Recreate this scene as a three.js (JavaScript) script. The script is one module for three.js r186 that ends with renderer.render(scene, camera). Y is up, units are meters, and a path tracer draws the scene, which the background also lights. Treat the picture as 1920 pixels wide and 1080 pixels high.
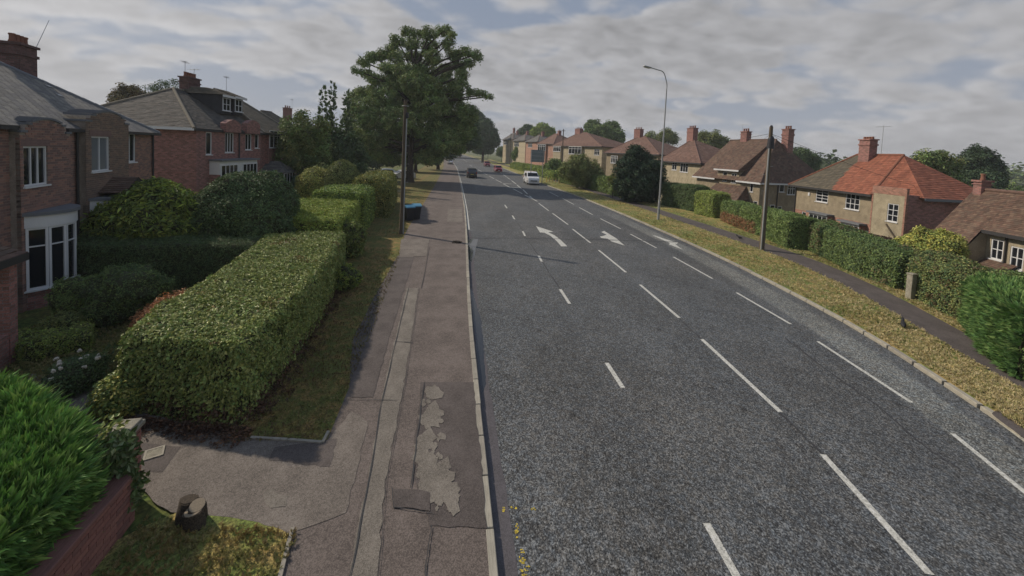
import * as THREE from 'three';
import { mergeGeometries } from 'three/addons/utils/BufferGeometryUtils.js';
import { MeshSurfaceSampler } from 'three/addons/math/MeshSurfaceSampler.js';
import { ImprovedNoise } from 'three/addons/math/ImprovedNoise.js';
import { RoundedBoxGeometry } from 'three/addons/geometries/RoundedBoxGeometry.js';

// ───────────────────────── camera, sky, sun, exposure
const scene = new THREE.Scene();
const F = 740, CX = 960, CY = 321.64, EYE = 5.43, FULL = 2 * (1080 - CY);
const camera = new THREE.PerspectiveCamera(2 * Math.atan(FULL / 2 / F) * 180 / Math.PI, 1920 / FULL, 0.1, 3000);
camera.position.set(0, EYE, 0);
camera.rotation.order = 'YXZ';
camera.rotation.set(-3 * Math.PI / 180, -0.115337, 2.6 * Math.PI / 180);
camera.setViewOffset(1920, FULL, 0, FULL / 2 - CY, 1920, 1080);
camera.updateMatrixWorld(true);

const renderer = new THREE.WebGLRenderer({ antialias: true });
renderer.toneMapping = THREE.LinearToneMapping;
renderer.toneMappingExposure = 0.86;
renderer.shadowMap.enabled = true;

const SUN_DIR = new THREE.Vector3(-0.86 * Math.cos(0.64), Math.sin(0.64), -0.51 * Math.cos(0.64)).normalize();
const sun = new THREE.DirectionalLight(0xfff0dc, 4.0);
sun.position.copy(SUN_DIR).multiplyScalar(120); sun.castShadow = true; sun.shadow.radius = 2.2;
sun.shadow.mapSize.set(4096, 4096);
Object.assign(sun.shadow.camera, { left: -90, right: 90, top: 90, bottom: -90, near: 1, far: 400 });
scene.add(sun, sun.target);

const perlin = new ImprovedNoise();
const nz = (x, y, z = 0) => perlin.noise(x, y, z);
const fbm = (x, y, z, o = 5) => { let s = 0, a = 0.5, f = 1; for (let i = 0; i < o; i++) { s += a * nz(x * f, y * f, z * f + i * 7.3); a *= 0.5; f *= 2.03; } return s; };
const clamp = (v, a = 0, b = 1) => Math.min(b, Math.max(a, v));
const sstep = (a, b, v) => { const t = clamp((v - a) / (b - a)); return t * t * (3 - 2 * t); };
const lerp = (a, b, t) => a + (b - a) * t;
{ // broken cloud over pale blue, drawn on flat layers seen from below
  const W = 2048, Hh = 1024, d = new Float32Array(W * Hh * 4);
  for (let j = 0; j < Hh; j++) for (let i = 0; i < W; i++) {
    const el = (j + 0.5) / Hh * Math.PI - Math.PI / 2, az = (i + 0.5) / W * 2 * Math.PI - Math.PI;
    const x = Math.cos(el) * Math.cos(az), y = Math.sin(el), z = Math.cos(el) * Math.sin(az), o = (j * W + i) * 4;
    let r = 0.2, g = 0.2, b = 0.19;
    if (y > -0.02) {
      const up = Math.max(y, 0), t = Math.pow(up, 0.45);
      const toSun = clamp(x * SUN_DIR.x + y * SUN_DIR.y + z * SUN_DIR.z);
      r = lerp(0.66, 0.29, t); g = lerp(0.70, 0.40, t); b = lerp(0.76, 0.62, t);
      const k = 1 / (up + 0.22), px = x * k * 1.5 + 2.3, pz = z * k * 1.5 + 0.7;
      const wx = fbm(px * 1.4 + 3, pz * 1.4, 2.2, 4) * 0.28, wz = fbm(px * 1.4, pz * 1.4 + 5, 6.2, 4) * 0.28;
      const puff = (a, b, z0) => { let s = 0, m = 0.5, f = 1; for (let q = 0; q < 5; q++) { s += m * (1 - 2 * Math.abs(nz(a * f, b * f, z0 + q * 3.1)) - 0.45); m *= 0.52; f *= 2.1; } return s; };
      const N = (a, b) => fbm(a * 0.62 + wx + 1.7, b * 0.9 + wz + 4.4, 1.3, 4) * 0.8 - puff(a * 1.5 + wx, b * 2.0 + wz, 3.7) * 0.34;
      const n = N(px, pz), ns = N(px + SUN_DIR.x * 0.09, pz + SUN_DIR.z * 0.09);
      const cov = sstep(-0.13, 0.09, n + 0.16 - up * 0.40), thick = sstep(-0.05, 0.38, n + 0.12);
      const det = fbm(px * 5.2 + wx * 3, pz * 6.6 + wz * 3, 8.1, 5);
      let c = lerp(0.80, 0.60, thick) + clamp((n - ns) * 0.9, -0.12, 0.28) + det * 0.13 + 0.06 * toSun * toSun;
      c = clamp(c, 0.42, 1.3);
      r = lerp(r, c * 1.0, cov); g = lerp(g, c, cov); b = lerp(b, c * 1.035, cov);
      const hz = Math.exp(-up * 10) * 0.45;                 // pale air low down
      r = lerp(r, 0.80, hz); g = lerp(g, 0.80, hz); b = lerp(b, 0.82, hz);
      const gl = Math.pow(toSun, 7) * 0.5; r += gl; g += gl * 0.96; b += gl * 0.9;
    }
    d[o] = r; d[o + 1] = g; d[o + 2] = b; d[o + 3] = 1;
  }
  const tex = new THREE.DataTexture(d, W, Hh, THREE.RGBAFormat, THREE.FloatType);
  tex.mapping = THREE.EquirectangularReflectionMapping; tex.magFilter = THREE.LinearFilter; tex.needsUpdate = true;
  scene.background = tex; scene.environment = tex; scene.backgroundIntensity = scene.environmentIntensity = 0.67;
}
scene.fog = new THREE.FogExp2(0xc9ced4, 0.0006);

// ───────────────────────── helpers
const V = (x, y, z) => new THREE.Vector3(x, y, z);
const rng = (s) => () => { s = (s + 0x6d2b79f5) | 0; let t = Math.imul(s ^ (s >>> 15), 1 | s); t = (t + Math.imul(t ^ (t >>> 7), 61 | t)) ^ t; return ((t ^ (t >>> 14)) >>> 0) / 4294967296; };
const ray = (px, py) => V((px - CX) / F, -(py - CY) / F, -1).transformDirection(camera.matrixWorld);
const rayD = (px, py) => V((px - CX) / F, -(py - CY) / F, -1).applyQuaternion(camera.quaternion);
const at = (px, py, D) => rayD(px, py).multiplyScalar(D).add(camera.position);      // a point D metres into the view
const g = (px, py, h = 0.1) => { const d = rayD(px, py), t = (h - EYE) / d.y; return [d.x * t, d.z * t]; };  // a point of the ground
const names = new Map();
const numbered = (n) => { const k = names.get(n) ?? 0; names.set(n, k + 1); return k ? n + '_' + String(k).padStart(3, '0') : n; };
const tag = (o, label, category, group) => { Object.assign(o.userData, { label, category }); if (group) o.userData.group = group; return o; };
function thing(name, label, category, pos = [0, 0, 0], turn = 0, group) { const o = new THREE.Group(); o.name = numbered(name); o.position.set(...pos); o.rotation.y = turn; scene.add(o); return tag(o, label, category, group); }
function mesh(name, geo, mat, parent = scene) {
  const G = Array.isArray(geo) ? mergeGeometries(geo.map(clean)) : geo;
  const m = new THREE.Mesh(mat.userData.metres ? inMetres(G) : G, mat); m.name = parent === scene ? numbered(name) : name; m.castShadow = m.receiveShadow = true; parent.add(m); return m;
}
const clean = (q) => { let r = q.index ? q.toNonIndexed() : q; if (!r.attributes.normal) r.computeVertexNormals(); if (!r.attributes.uv) r.setAttribute('uv', new THREE.BufferAttribute(new Float32Array(r.attributes.position.count * 2), 2)); return r; };
// texture coordinates in metres on every face, whatever way it points
function inMetres(q) { const G = clean(q).clone(), P = G.attributes.position, U = G.attributes.uv, a = V(), b = V(), c = V(); for (let i = 0; i < P.count; i += 3) { a.fromBufferAttribute(P, i); b.fromBufferAttribute(P, i + 1).sub(a); c.fromBufferAttribute(P, i + 2).sub(a); const n = b.cross(c), x = Math.abs(n.x), y = Math.abs(n.y), z = Math.abs(n.z); for (let k = i; k < i + 3; k++) y > x && y > z ? U.setXY(k, P.getX(k), P.getZ(k)) : x > z ? U.setXY(k, P.getZ(k), P.getY(k)) : U.setXY(k, P.getX(k), P.getY(k)); } return G; }
const struct = (name, geo, mat) => { const m = mesh(name, geo, mat); m.userData.kind = 'structure'; return m; };
const box = (x0, x1, y0, y1, z0, z1) => new THREE.BoxGeometry(x1 - x0, y1 - y0, z1 - z0).translate((x0 + x1) / 2, (y0 + y1) / 2, (z0 + z1) / 2);
const cyl = (r0, r1, h, n = 12) => new THREE.CylinderGeometry(r1, r0, h, n).translate(0, h / 2, 0);
function bar(a, b, r0, r1 = r0, n = 6) { const d = b.clone().sub(a), L = d.length(); return new THREE.CylinderGeometry(r1, r0, L, n, 1).translate(0, L / 2, 0).applyQuaternion(new THREE.Quaternion().setFromUnitVectors(V(0, 1, 0), d.normalize())).translate(a.x, a.y, a.z); }
function quadGeo(pts, uvs) { // planar polygon from 3-D points (fan)
  const p = [], u = []; const O = pts[0], ex = pts[1].clone().sub(O).normalize(), nn = ex.clone().cross(pts[pts.length - 1].clone().sub(O)).normalize(), ey = nn.clone().cross(ex);
  for (let i = 1; i < pts.length - 1; i++) for (const q of [pts[0], pts[i], pts[i + 1]]) { p.push(q.x, q.y, q.z); const d = q.clone().sub(O); u.push(d.dot(ex), d.dot(ey)); }
  const G = new THREE.BufferGeometry(); G.setAttribute('position', new THREE.Float32BufferAttribute(p, 3)); G.setAttribute('uv', new THREE.Float32BufferAttribute(u, 2)); G.computeVertexNormals(); return G;
}
const flat = (pts, y) => { // flat polygon on the ground from [x,z] pairs, uv in metres
  const s = new THREE.Shape(pts.map(([x, z]) => new THREE.Vector2(x, -z))); const G = new THREE.ShapeGeometry(s).rotateX(-Math.PI / 2).translate(0, y, 0); return G;
};
const interp = (tab) => (z) => { if (z >= tab[0][0]) { return tab[0][1]; } for (let i = 1; i < tab.length; i++) if (z >= tab[i][0]) { const [a, p] = tab[i - 1], [b, q] = tab[i]; return lerp(p, q, (z - a) / (b - a)); } return tab[tab.length - 1][1]; };
const smoothed = (tab) => { const f = interp(tab); return (z) => { const w = 1 + Math.abs(z) * 0.06; return (f(z - w) + 2 * f(z) + f(z + w)) / 4; }; };
function strip(zs, xl, xr, y, nx = 1, tint) {  // a sheet between two lines that follow the road
  const p = [], u = [], c = [], ix = []; 
  zs.forEach((z, j) => { const a = xl(z), b = xr(z); for (let i = 0; i <= nx; i++) { const x = lerp(a, b, i / nx); p.push(x, typeof y === 'function' ? y(x, z, i / nx) : y, z); u.push(x, -z); if (tint) c.push(...tint(x, z, i / nx)); if (i < nx && j < zs.length - 1) { const k = j * (nx + 1) + i; ix.push(k, k + 1, k + nx + 1, k + 1, k + nx + 2, k + nx + 1); } } });
  const G = new THREE.BufferGeometry(); G.setAttribute('position', new THREE.Float32BufferAttribute(p, 3)); G.setAttribute('uv', new THREE.Float32BufferAttribute(u, 2)); if (tint) G.setAttribute('color', new THREE.Float32BufferAttribute(c, 3)); G.setIndex(ix); G.computeVertexNormals(); return G;
}
const range = (a, b, n) => Array.from({ length: n + 1 }, (_, i) => a + (b - a) * i / n);
const graded = (a, b, n, p = 2) => Array.from({ length: n + 1 }, (_, i) => a + (b - a) * Math.pow(i / n, p));

// ───────────────────────── textures and materials
function noiseTex(size, fn, srgb = true) {
  const d = new Uint8Array(size * size * 4);
  for (let j = 0; j < size; j++) for (let i = 0; i < size; i++) { const c = fn(i / size, j / size, i, j), o = (j * size + i) * 4; const [r, gg, b] = Array.isArray(c) ? c : [c, c, c]; d[o] = clamp(r) * 255; d[o + 1] = clamp(gg) * 255; d[o + 2] = clamp(b) * 255; d[o + 3] = 255; }
  const t = new THREE.DataTexture(d, size, size); t.wrapS = t.wrapT = THREE.RepeatWrapping; t.magFilter = THREE.LinearFilter; if (srgb) t.colorSpace = THREE.SRGBColorSpace; t.needsUpdate = true; return t;
}
const rep = (t, k, k2 = k) => { const c = t.clone(); c.repeat.set(k, k2); c.needsUpdate = true; return c; };
const tr = rng(77);
// tileable lattice noise
function lattice(n, seed) { const r = rng(seed), a = Array.from({ length: n * n }, () => r()); return (u, v) => { const x = u * n, y = v * n, i = Math.floor(x), j = Math.floor(y), fx = x - i, fy = y - j, s = (t) => t * t * (3 - 2 * t), q = (p, w) => a[((w % n + n) % n) * n + ((p % n + n) % n)]; return lerp(lerp(q(i, j), q(i + 1, j), s(fx)), lerp(q(i, j + 1), q(i + 1, j + 1), s(fx)), s(fy)); }; }
const L8 = lattice(8, 1), L24 = lattice(24, 2), L64 = lattice(64, 3), L160 = lattice(160, 4), L256 = lattice(256, 5);
const chipTex = noiseTex(1024, (u, v) => { const f = L256(u, v) * 0.55 + L160(v, u) * 0.45, s = f > 0.6 ? (f - 0.6) * 1.6 : (f - 0.6) * 0.92; const t = 0.755 + s + (L24(u, v) - 0.5) * 0.1 + (L8(u, v) - 0.5) * 0.08 + (tr() - 0.5) * 0.1; const h = L64(u, v) - 0.5; return [t * (1 + h * 0.07), t, t * (1 - h * 0.08)]; });
const tarTex = noiseTex(1024, (u, v) => { const t = 0.86 + (L256(u, v) - 0.5) * 0.36 + (L64(u, v) - 0.5) * 0.12 + (L8(v, u) - 0.5) * 0.16 + (tr() - 0.5) * 0.2; return [t, t * 0.985, t * 0.97]; });
const bumpTex = noiseTex(512, (u, v) => L256(u, v) * 0.6 + L160(v, u) * 0.4, false);
const dashTex = noiseTex(512, (u, v) => { const t = 0.90 + (L256(u, v) - 0.5) * 0.22 + (L64(u, v) - 0.5) * 0.1 + (L8(v, u) - 0.5) * 0.14; return [t, t * 0.99, t * 0.97]; });
const paintTex = noiseTex(256, (u, v) => { const t = 0.93 + (L64(u, v) - 0.5) * 0.2 + (L24(u, v) - 0.5) * 0.2 - (L160(u, v) > 0.8 ? 0.35 : 0); return [t, t, t * 0.97]; });
const barkTex = noiseTex(256, (u, v) => { const t = 0.74 + (L64(u * 2, v * 0.25) - 0.5) * 0.6 + (L24(u, v) - 0.5) * 0.2; return [t, t * 0.97, t * 0.92]; });
const soilTex = noiseTex(512, (u, v) => { const t = 0.72 + (L160(u, v) - 0.5) * 0.5 + (L24(u, v) - 0.5) * 0.35 + (tr() - 0.5) * 0.2; return [t, t * 0.95, t * 0.85]; });
const turfTex = noiseTex(1024, (u, v) => { const f = L256(u, v) * 0.5 + L160(v, u) * 0.5, q = sstep(0.25, 0.8, L24(u, v) * 0.6 + L8(u, v) * 0.55), t = 0.76 + (f - 0.5) * 0.6 + (tr() - 0.5) * 0.16; return [t * lerp(1.05, 0.74, q), t * lerp(0.96, 0.86, q), t * lerp(0.68, 0.5, q)]; });
const brickTex = (() => { const S = 512, cr = 16, cc = 8, r = rng(5), tone = Array.from({ length: cr * cc * 2 }, () => r()); return noiseTex(S, (u, v, i, j) => { const row = Math.floor(v * cr), off = row % 2 * 0.5, x = u * cc + off, col = Math.floor(x) % cc, fx = x - Math.floor(x), fy = v * cr - row; const k = tone[row * cc + col]; const mortar = fx < 0.045 || fy < 0.13; const n = (L160(u, v) - 0.5) * 0.18; return mortar ? [0.60 + n, 0.53 + n, 0.48 + n] : [0.62 + k * 0.2 + n, 0.40 + k * 0.12 + n, 0.33 + k * 0.12 + n]; }); })();

const std = (c, o = {}) => { const m = new THREE.MeshStandardMaterial({ roughness: 0.85, ...o }); Array.isArray(c) ? m.color.setRGB(...c) : m.color.set(c); return m; };
const phys = (c, o = {}) => { const m = new THREE.MeshPhysicalMaterial({ roughness: 0.5, ...o }); m.color.setRGB(...c); return m; };
const M = {
  road: std([0.195, 0.205, 0.208], { map: rep(chipTex, 0.26), bumpMap: rep(bumpTex, 0.4), bumpScale: 0.014, roughness: 0.82, vertexColors: true }),
  path: std([0.185, 0.157, 0.142], { map: rep(tarTex, 0.35), bumpMap: rep(bumpTex, 1), bumpScale: 0.005, roughness: 0.9 }),
  pathGrey: std([0.245, 0.225, 0.195], { map: rep(tarTex, 0.6), bumpMap: rep(bumpTex, 0.8), bumpScale: 0.006, roughness: 0.9 }),
  pathDark: std([0.125, 0.108, 0.102], { map: rep(tarTex, 0.5), bumpMap: rep(bumpTex, 1), bumpScale: 0.005, roughness: 0.88 }),
  drive: std([0.235, 0.21, 0.185], { map: rep(tarTex, 0.45), bumpMap: rep(bumpTex, 1), bumpScale: 0.006, roughness: 0.92 }),
  channel: std([0.115, 0.108, 0.118], { map: rep(tarTex, 0.6), roughness: 0.6 }),
  bitumen: std([0.035, 0.035, 0.037], { roughness: 0.7 }),
  kerb: std([0.42, 0.40, 0.34], { map: rep(dashTex, 1.2), roughness: 0.9 }),
  kerb2: std([0.35, 0.33, 0.285], { map: rep(dashTex, 1.2), roughness: 0.9 }),
  stone: std([0.40, 0.38, 0.31], { map: rep(dashTex, 1.5), bumpMap: rep(bumpTex, 1.5), bumpScale: 0.01 }),
  white: std([0.62, 0.62, 0.60], { map: rep(paintTex, 0.8), roughness: 0.7 }),
  yellow: std([0.62, 0.48, 0.06], { map: rep(paintTex, 1.5), roughness: 0.7 }),
  turf: std([0.60, 0.54, 0.42], { map: rep(turfTex, 0.22), bumpMap: rep(bumpTex, 0.7), bumpScale: 0.02, roughness: 1 }),
  patchy: std([0.36, 0.29, 0.20], { map: rep(turfTex, 0.3), roughness: 1 }),
  brickSoot: std([0.30, 0.42, 0.52], { map: rep(brickTex, 0.55, 0.83), roughness: 0.95 }),
  lawn: std([0.25, 0.25, 0.12], { map: rep(turfTex, 0.3), roughness: 1 }),
  soil: std([0.16, 0.12, 0.085], { map: rep(soilTex, 0.5), roughness: 1 }),
  land: std([0.22, 0.24, 0.14], { map: rep(turfTex, 0.12), roughness: 1 }),
  upvc: std([0.66, 0.67, 0.68], { roughness: 0.4 }),
  glass: phys([0.014, 0.016, 0.02], { roughness: 0.06, specularIntensity: 0.8 }),
  netted: phys([0.17, 0.19, 0.21], { roughness: 0.12 }),
  lead: std([0.15, 0.16, 0.175], { roughness: 0.75 }),
  mortar: std([0.38, 0.33, 0.29], { map: rep(dashTex, 1), roughness: 1 }),
  brickFar: std([0.58, 0.72, 0.85], { map: rep(brickTex, 0.55, 0.83), roughness: 0.95 }),
  brickOrange: std([0.68, 0.86, 0.86], { map: rep(brickTex, 0.55, 0.83), roughness: 0.95 }),
  dash: std([0.40, 0.34, 0.245], { map: rep(dashTex, 0.5), bumpMap: rep(bumpTex, 0.6), bumpScale: 0.02, roughness: 1 }),
  dashPale: std([0.50, 0.44, 0.32], { map: rep(dashTex, 0.5), bumpMap: rep(bumpTex, 0.6), bumpScale: 0.02, roughness: 1 }),
  dashPink: std([0.45, 0.27, 0.21], { map: rep(dashTex, 0.5), roughness: 1 }),
  roofTint: std([1, 1, 1], { vertexColors: true, map: rep(dashTex, 0.8), roughness: 0.9 }),
  timber: std([0.20, 0.165, 0.125], { map: rep(barkTex, 1.5, 0.4), roughness: 0.9 }),
  bark: std([0.11, 0.09, 0.07], { map: rep(barkTex, 1, 1), roughness: 1 }),
  endgrain: std([0.36, 0.30, 0.22], { map: rep(dashTex, 4), roughness: 1 }),
  steel: std([0.36, 0.37, 0.37], { metalness: 0.35, roughness: 0.5 }),
  darkPlastic: std([0.018, 0.02, 0.026], { roughness: 0.5 }),
  blueLid: std([0.06, 0.21, 0.34], { roughness: 0.45 }),
  black: std([0.012, 0.012, 0.013], { roughness: 0.7 }),
  fascia: std([0.035, 0.034, 0.035], { roughness: 0.6 }),
  pot: std([0.22, 0.10, 0.065], { roughness: 0.9 }),
  signBack: std([0.19, 0.225, 0.235], { roughness: 0.6, metalness: 0.2 }),
  dormer: std([0.055, 0.055, 0.062], { roughness: 0.85, map: rep(dashTex, 0.6) }),
};
for (const k of ['mortar', 'brickFar', 'brickOrange', 'dash', 'dashPale', 'dashPink', 'stone', 'dormer', 'brickSoot']) M[k].userData.metres = true;
const leafMat = (o = {}) => { const m = new THREE.MeshPhysicalMaterial({ roughness: 0.62, side: THREE.DoubleSide, vertexColors: true, transmission: 0.16, thickness: 0, specularIntensity: 0.45, ...o }); return m; };
M.leaf = leafMat(); M.leafGloss = leafMat({ roughness: 0.5, transmission: 0.2, specularIntensity: 0.5 }); M.needle = leafMat({ roughness: 0.7, transmission: 0.18 });
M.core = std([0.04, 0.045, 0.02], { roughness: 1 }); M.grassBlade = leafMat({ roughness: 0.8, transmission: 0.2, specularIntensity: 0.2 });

// ───────────────────────── the road and what lies beside it
const KL = smoothed([[30, 0.9], [0, 0.68], [-5, 0.60], [-8, 0.49], [-12, 0.36], [-18, 0.28], [-25, 0.22], [-35, 0.06], [-46, -0.28], [-71, -1.13], [-110, -2.7], [-144, -4.7], [-221, -9], [-322, -15.2], [-480, -30]]);
const KR = smoothed([[30, 8.6], [0, 9.9], [-4, 10.8], [-6.4, 11.5], [-8.5, 12.25], [-10, 12.75], [-12, 13.25], [-15, 13.65], [-18.8, 14.1], [-24, 14.35], [-36, 14.5], [-48, 14.2], [-71, 12.7], [-115, 11.3], [-144, 9.8], [-221, 5.6], [-322, -1], [-480, -16]]);
const PL = smoothed([[30, -1.6], [-4, -2.1], [-7.3, -2.31], [-11.6, -2.47], [-14, -2.66], [-19.7, -3.03], [-23.8, -3.6], [-30, -3.7], [-60, -4.4], [-110, -6.2], [-144, -8.3], [-221, -12.6], [-322, -19], [-480, -34]]);
const RN = smoothed([[30, 11.2], [0, 12.2], [-8, 13.8], [-10, 14.7], [-12.2, 15.7], [-15.5, 17.0], [-19.8, 18.0], [-23.4, 18.1], [-30, 18.2], [-40, 18.2], [-60, 17.6], [-80, 16], [-115, 14.6], [-221, 9], [-480, -12]]);
const RF = (z) => RN(z) + 1.35 + clamp((-z - 8) * 0.03, 0, 0.35);
const HL = smoothed([[30, 13.4], [0, 14.8], [-9.3, 16.3], [-12.2, 18.0], [-14.2, 19.2], [-17, 20.3], [-22, 21.2], [-30, 22.3], [-40, 22.6], [-60, 21.5], [-80, 19.5], [-115, 17.8], [-221, 12], [-480, -9]]);
const landY = (x, z) => { const e = x - HL(z) - 1.2; return e <= 0 ? 0.07 : 0.07 - 2.35 * sstep(0, 9, e) * (1 - sstep(60, 130, -z) * 0.75); };
{
  const zs = [...range(30, -60, 60), ...graded(-62, -480, 60, 1.6)].filter((z, i, a) => !i || z < a[i - 1]);
  // the land: one sheet to the horizon, dropping a little behind the hedges on the far side
  const cols = (z) => { const l = KL(z), r = KR(z), h = HL(z); return [-900, -300, -120, -60, -30, l - 8, l - 0.2, l - 0.06, r + 0.06, r + 0.2, h, h + 1.2, h + 2.5, h + 4, h + 5.5, h + 7, h + 9, h + 12, h + 20, h + 40, h + 90, h + 240, h + 900]; };
  const zz = [400, 120, 60, ...zs, -700, -1200, -2400], p = [], u = [], ix = [], n = cols(0).length;
  zz.forEach((z, j) => cols(z).forEach((x, i) => { const road = i === 7 || i === 8; p.push(x, road ? -0.06 : landY(x, z), z); u.push(x, -z); if (i < n - 1 && j < zz.length - 1) { const k = j * n + i; ix.push(k, k + 1, k + n, k + 1, k + n + 1, k + n); } }));
  const G = new THREE.BufferGeometry(); G.setAttribute('position', new THREE.Float32BufferAttribute(p, 3)); G.setAttribute('uv', new THREE.Float32BufferAttribute(u, 2)); G.setIndex(ix); G.computeVertexNormals();
  struct('ground', G, M.land);
  // carriageway: worn and patched aggregate differs from lane to lane
  const tint = (x, z, t) => {
    let v = 1 + fbm(x * 0.5, z * 0.16, 3.3, 4) * 0.42 + fbm(x * 1.7, z * 1.1, 9, 3) * 0.22;
    const e = (1 - t) * (KR(z) - KL(z));                                  // metres from the far kerb
    const pale = sstep(0.5, 0.62, e + nz(z * 0.4, 2) * 0.1) * (1 - sstep(1.55, 1.7, e + nz(z * 0.5, 7) * 0.12)) * sstep(-42, -26, z);
    v *= 1 + pale * 0.6; const dk = sstep(1.65, 1.75, e) * (1 - sstep(2.2, 2.5, e)) * sstep(-42, -26, z); v *= 1 - dk * 0.12;
    
    const w = fbm(x * 0.35, z * 0.22, 5.5, 3); return [v * (1 + w * 0.09 + pale * 0.05), v * (1 + pale * 0.03), v * (1 - w * 0.10 - pale * 0.05)];
  };
  struct('road', strip(zs.flatMap((z, i) => i < zs.length - 1 && z > -40 ? [z, z * 0.75 + zs[i + 1] * 0.25, (z + zs[i + 1]) / 2, z * 0.25 + zs[i + 1] * 0.75] : [z]), (z) => KL(z) - 0.02, (z) => KR(z) + 0.02, 0, 90, tint), M.road);
  struct('road_channel', strip(range(6, -26, 90), (z) => KL(z) + 0.005, (z) => KL(z) + 0.26 + nz(z * 1.9, 3) * 0.05 + nz(z * 7, 5) * 0.02, 0.0025, 1), M.channel);
  struct('footpath', strip(zs, (z) => PL(z), (z) => KL(z) - 0.1, 0.1, 4), M.path);
  struct('far_footpath', strip(zs, RN, RF, 0.1, 2), M.pathDark);
  struct('verge', strip(zs, (z) => KR(z) + 0.1, RN, (x, z, t) => 0.1 + 0.02 * Math.sin(Math.PI * t), 6), M.turf);
  struct('hedge_verge', strip(zs, RF, (z) => HL(z) + 0.9, (x, z, t) => 0.1 + 0.1 * t, 4), M.turf);
  struct('roadside_verge', strip([-7.12, -7.3, ...zs.filter((z) => z < -7.4)], (z) => PL(z) - 5.2 + 3.1 * (1 - sstep(16, 26, -z)), PL, 0.098, 3), M.patchy);
  struct('front_verge', flat([g(275, 985), g(330, 962), g(400, 962), g(470, 972), g(545, 992), g(525, 1075), [-1.95, -4.2], [-1.7, 0], [-4.2, 0], [-4.4, -5.4]], 0.104), M.turf);
}
// kerbs: single stones near by, each with its joints, a plain run further off
function kerb(name, line, side, z0, z1, zEnd, w) {
  const o = new THREE.Group(); o.name = name; o.userData.kind = 'structure'; scene.add(o);
  const r = rng(11 + side), G = new RoundedBoxGeometry(w, 0.26, 0.894, 2, 0.016);
  for (let z = z0, i = 0; z > z1; z -= 0.91, i++) {
    const a = V(line(z), 0, z), b = V(line(z - 0.91), 0, z - 0.91), m = mesh('kerb_stone', G, r() < 0.5 ? M.kerb : M.kerb2, o);
    m.position.set((a.x + b.x) / 2 + side * w / 2 + (r() - 0.5) * 0.012, -0.025 + (r() - 0.5) * 0.008, (a.z + b.z) / 2); m.rotation.y = Math.atan2(b.x - a.x, -(b.z - a.z)) * -1; m.rotation.z = (r() - 0.5) * 0.02;
  }
  const zs = graded(z1, zEnd, 70, 1.5), top = strip(zs, (z) => line(z) + (side > 0 ? 0 : -w), (z) => line(z) + (side > 0 ? w : 0), 0.1, 1), face = strip(zs, (z) => line(z), (z) => line(z) + 0.001, (x, z, t) => t < 0.5 ? -0.03 : 0.1, 1);
  mesh('kerb_run', [top, face], M.kerb, o);
}
kerb('kerb', (z) => KL(z), -1, 2, -62, -480, 0.125);
kerb('far_kerb', (z) => KR(z), 1, -2, -62, -480, 0.14);
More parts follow.
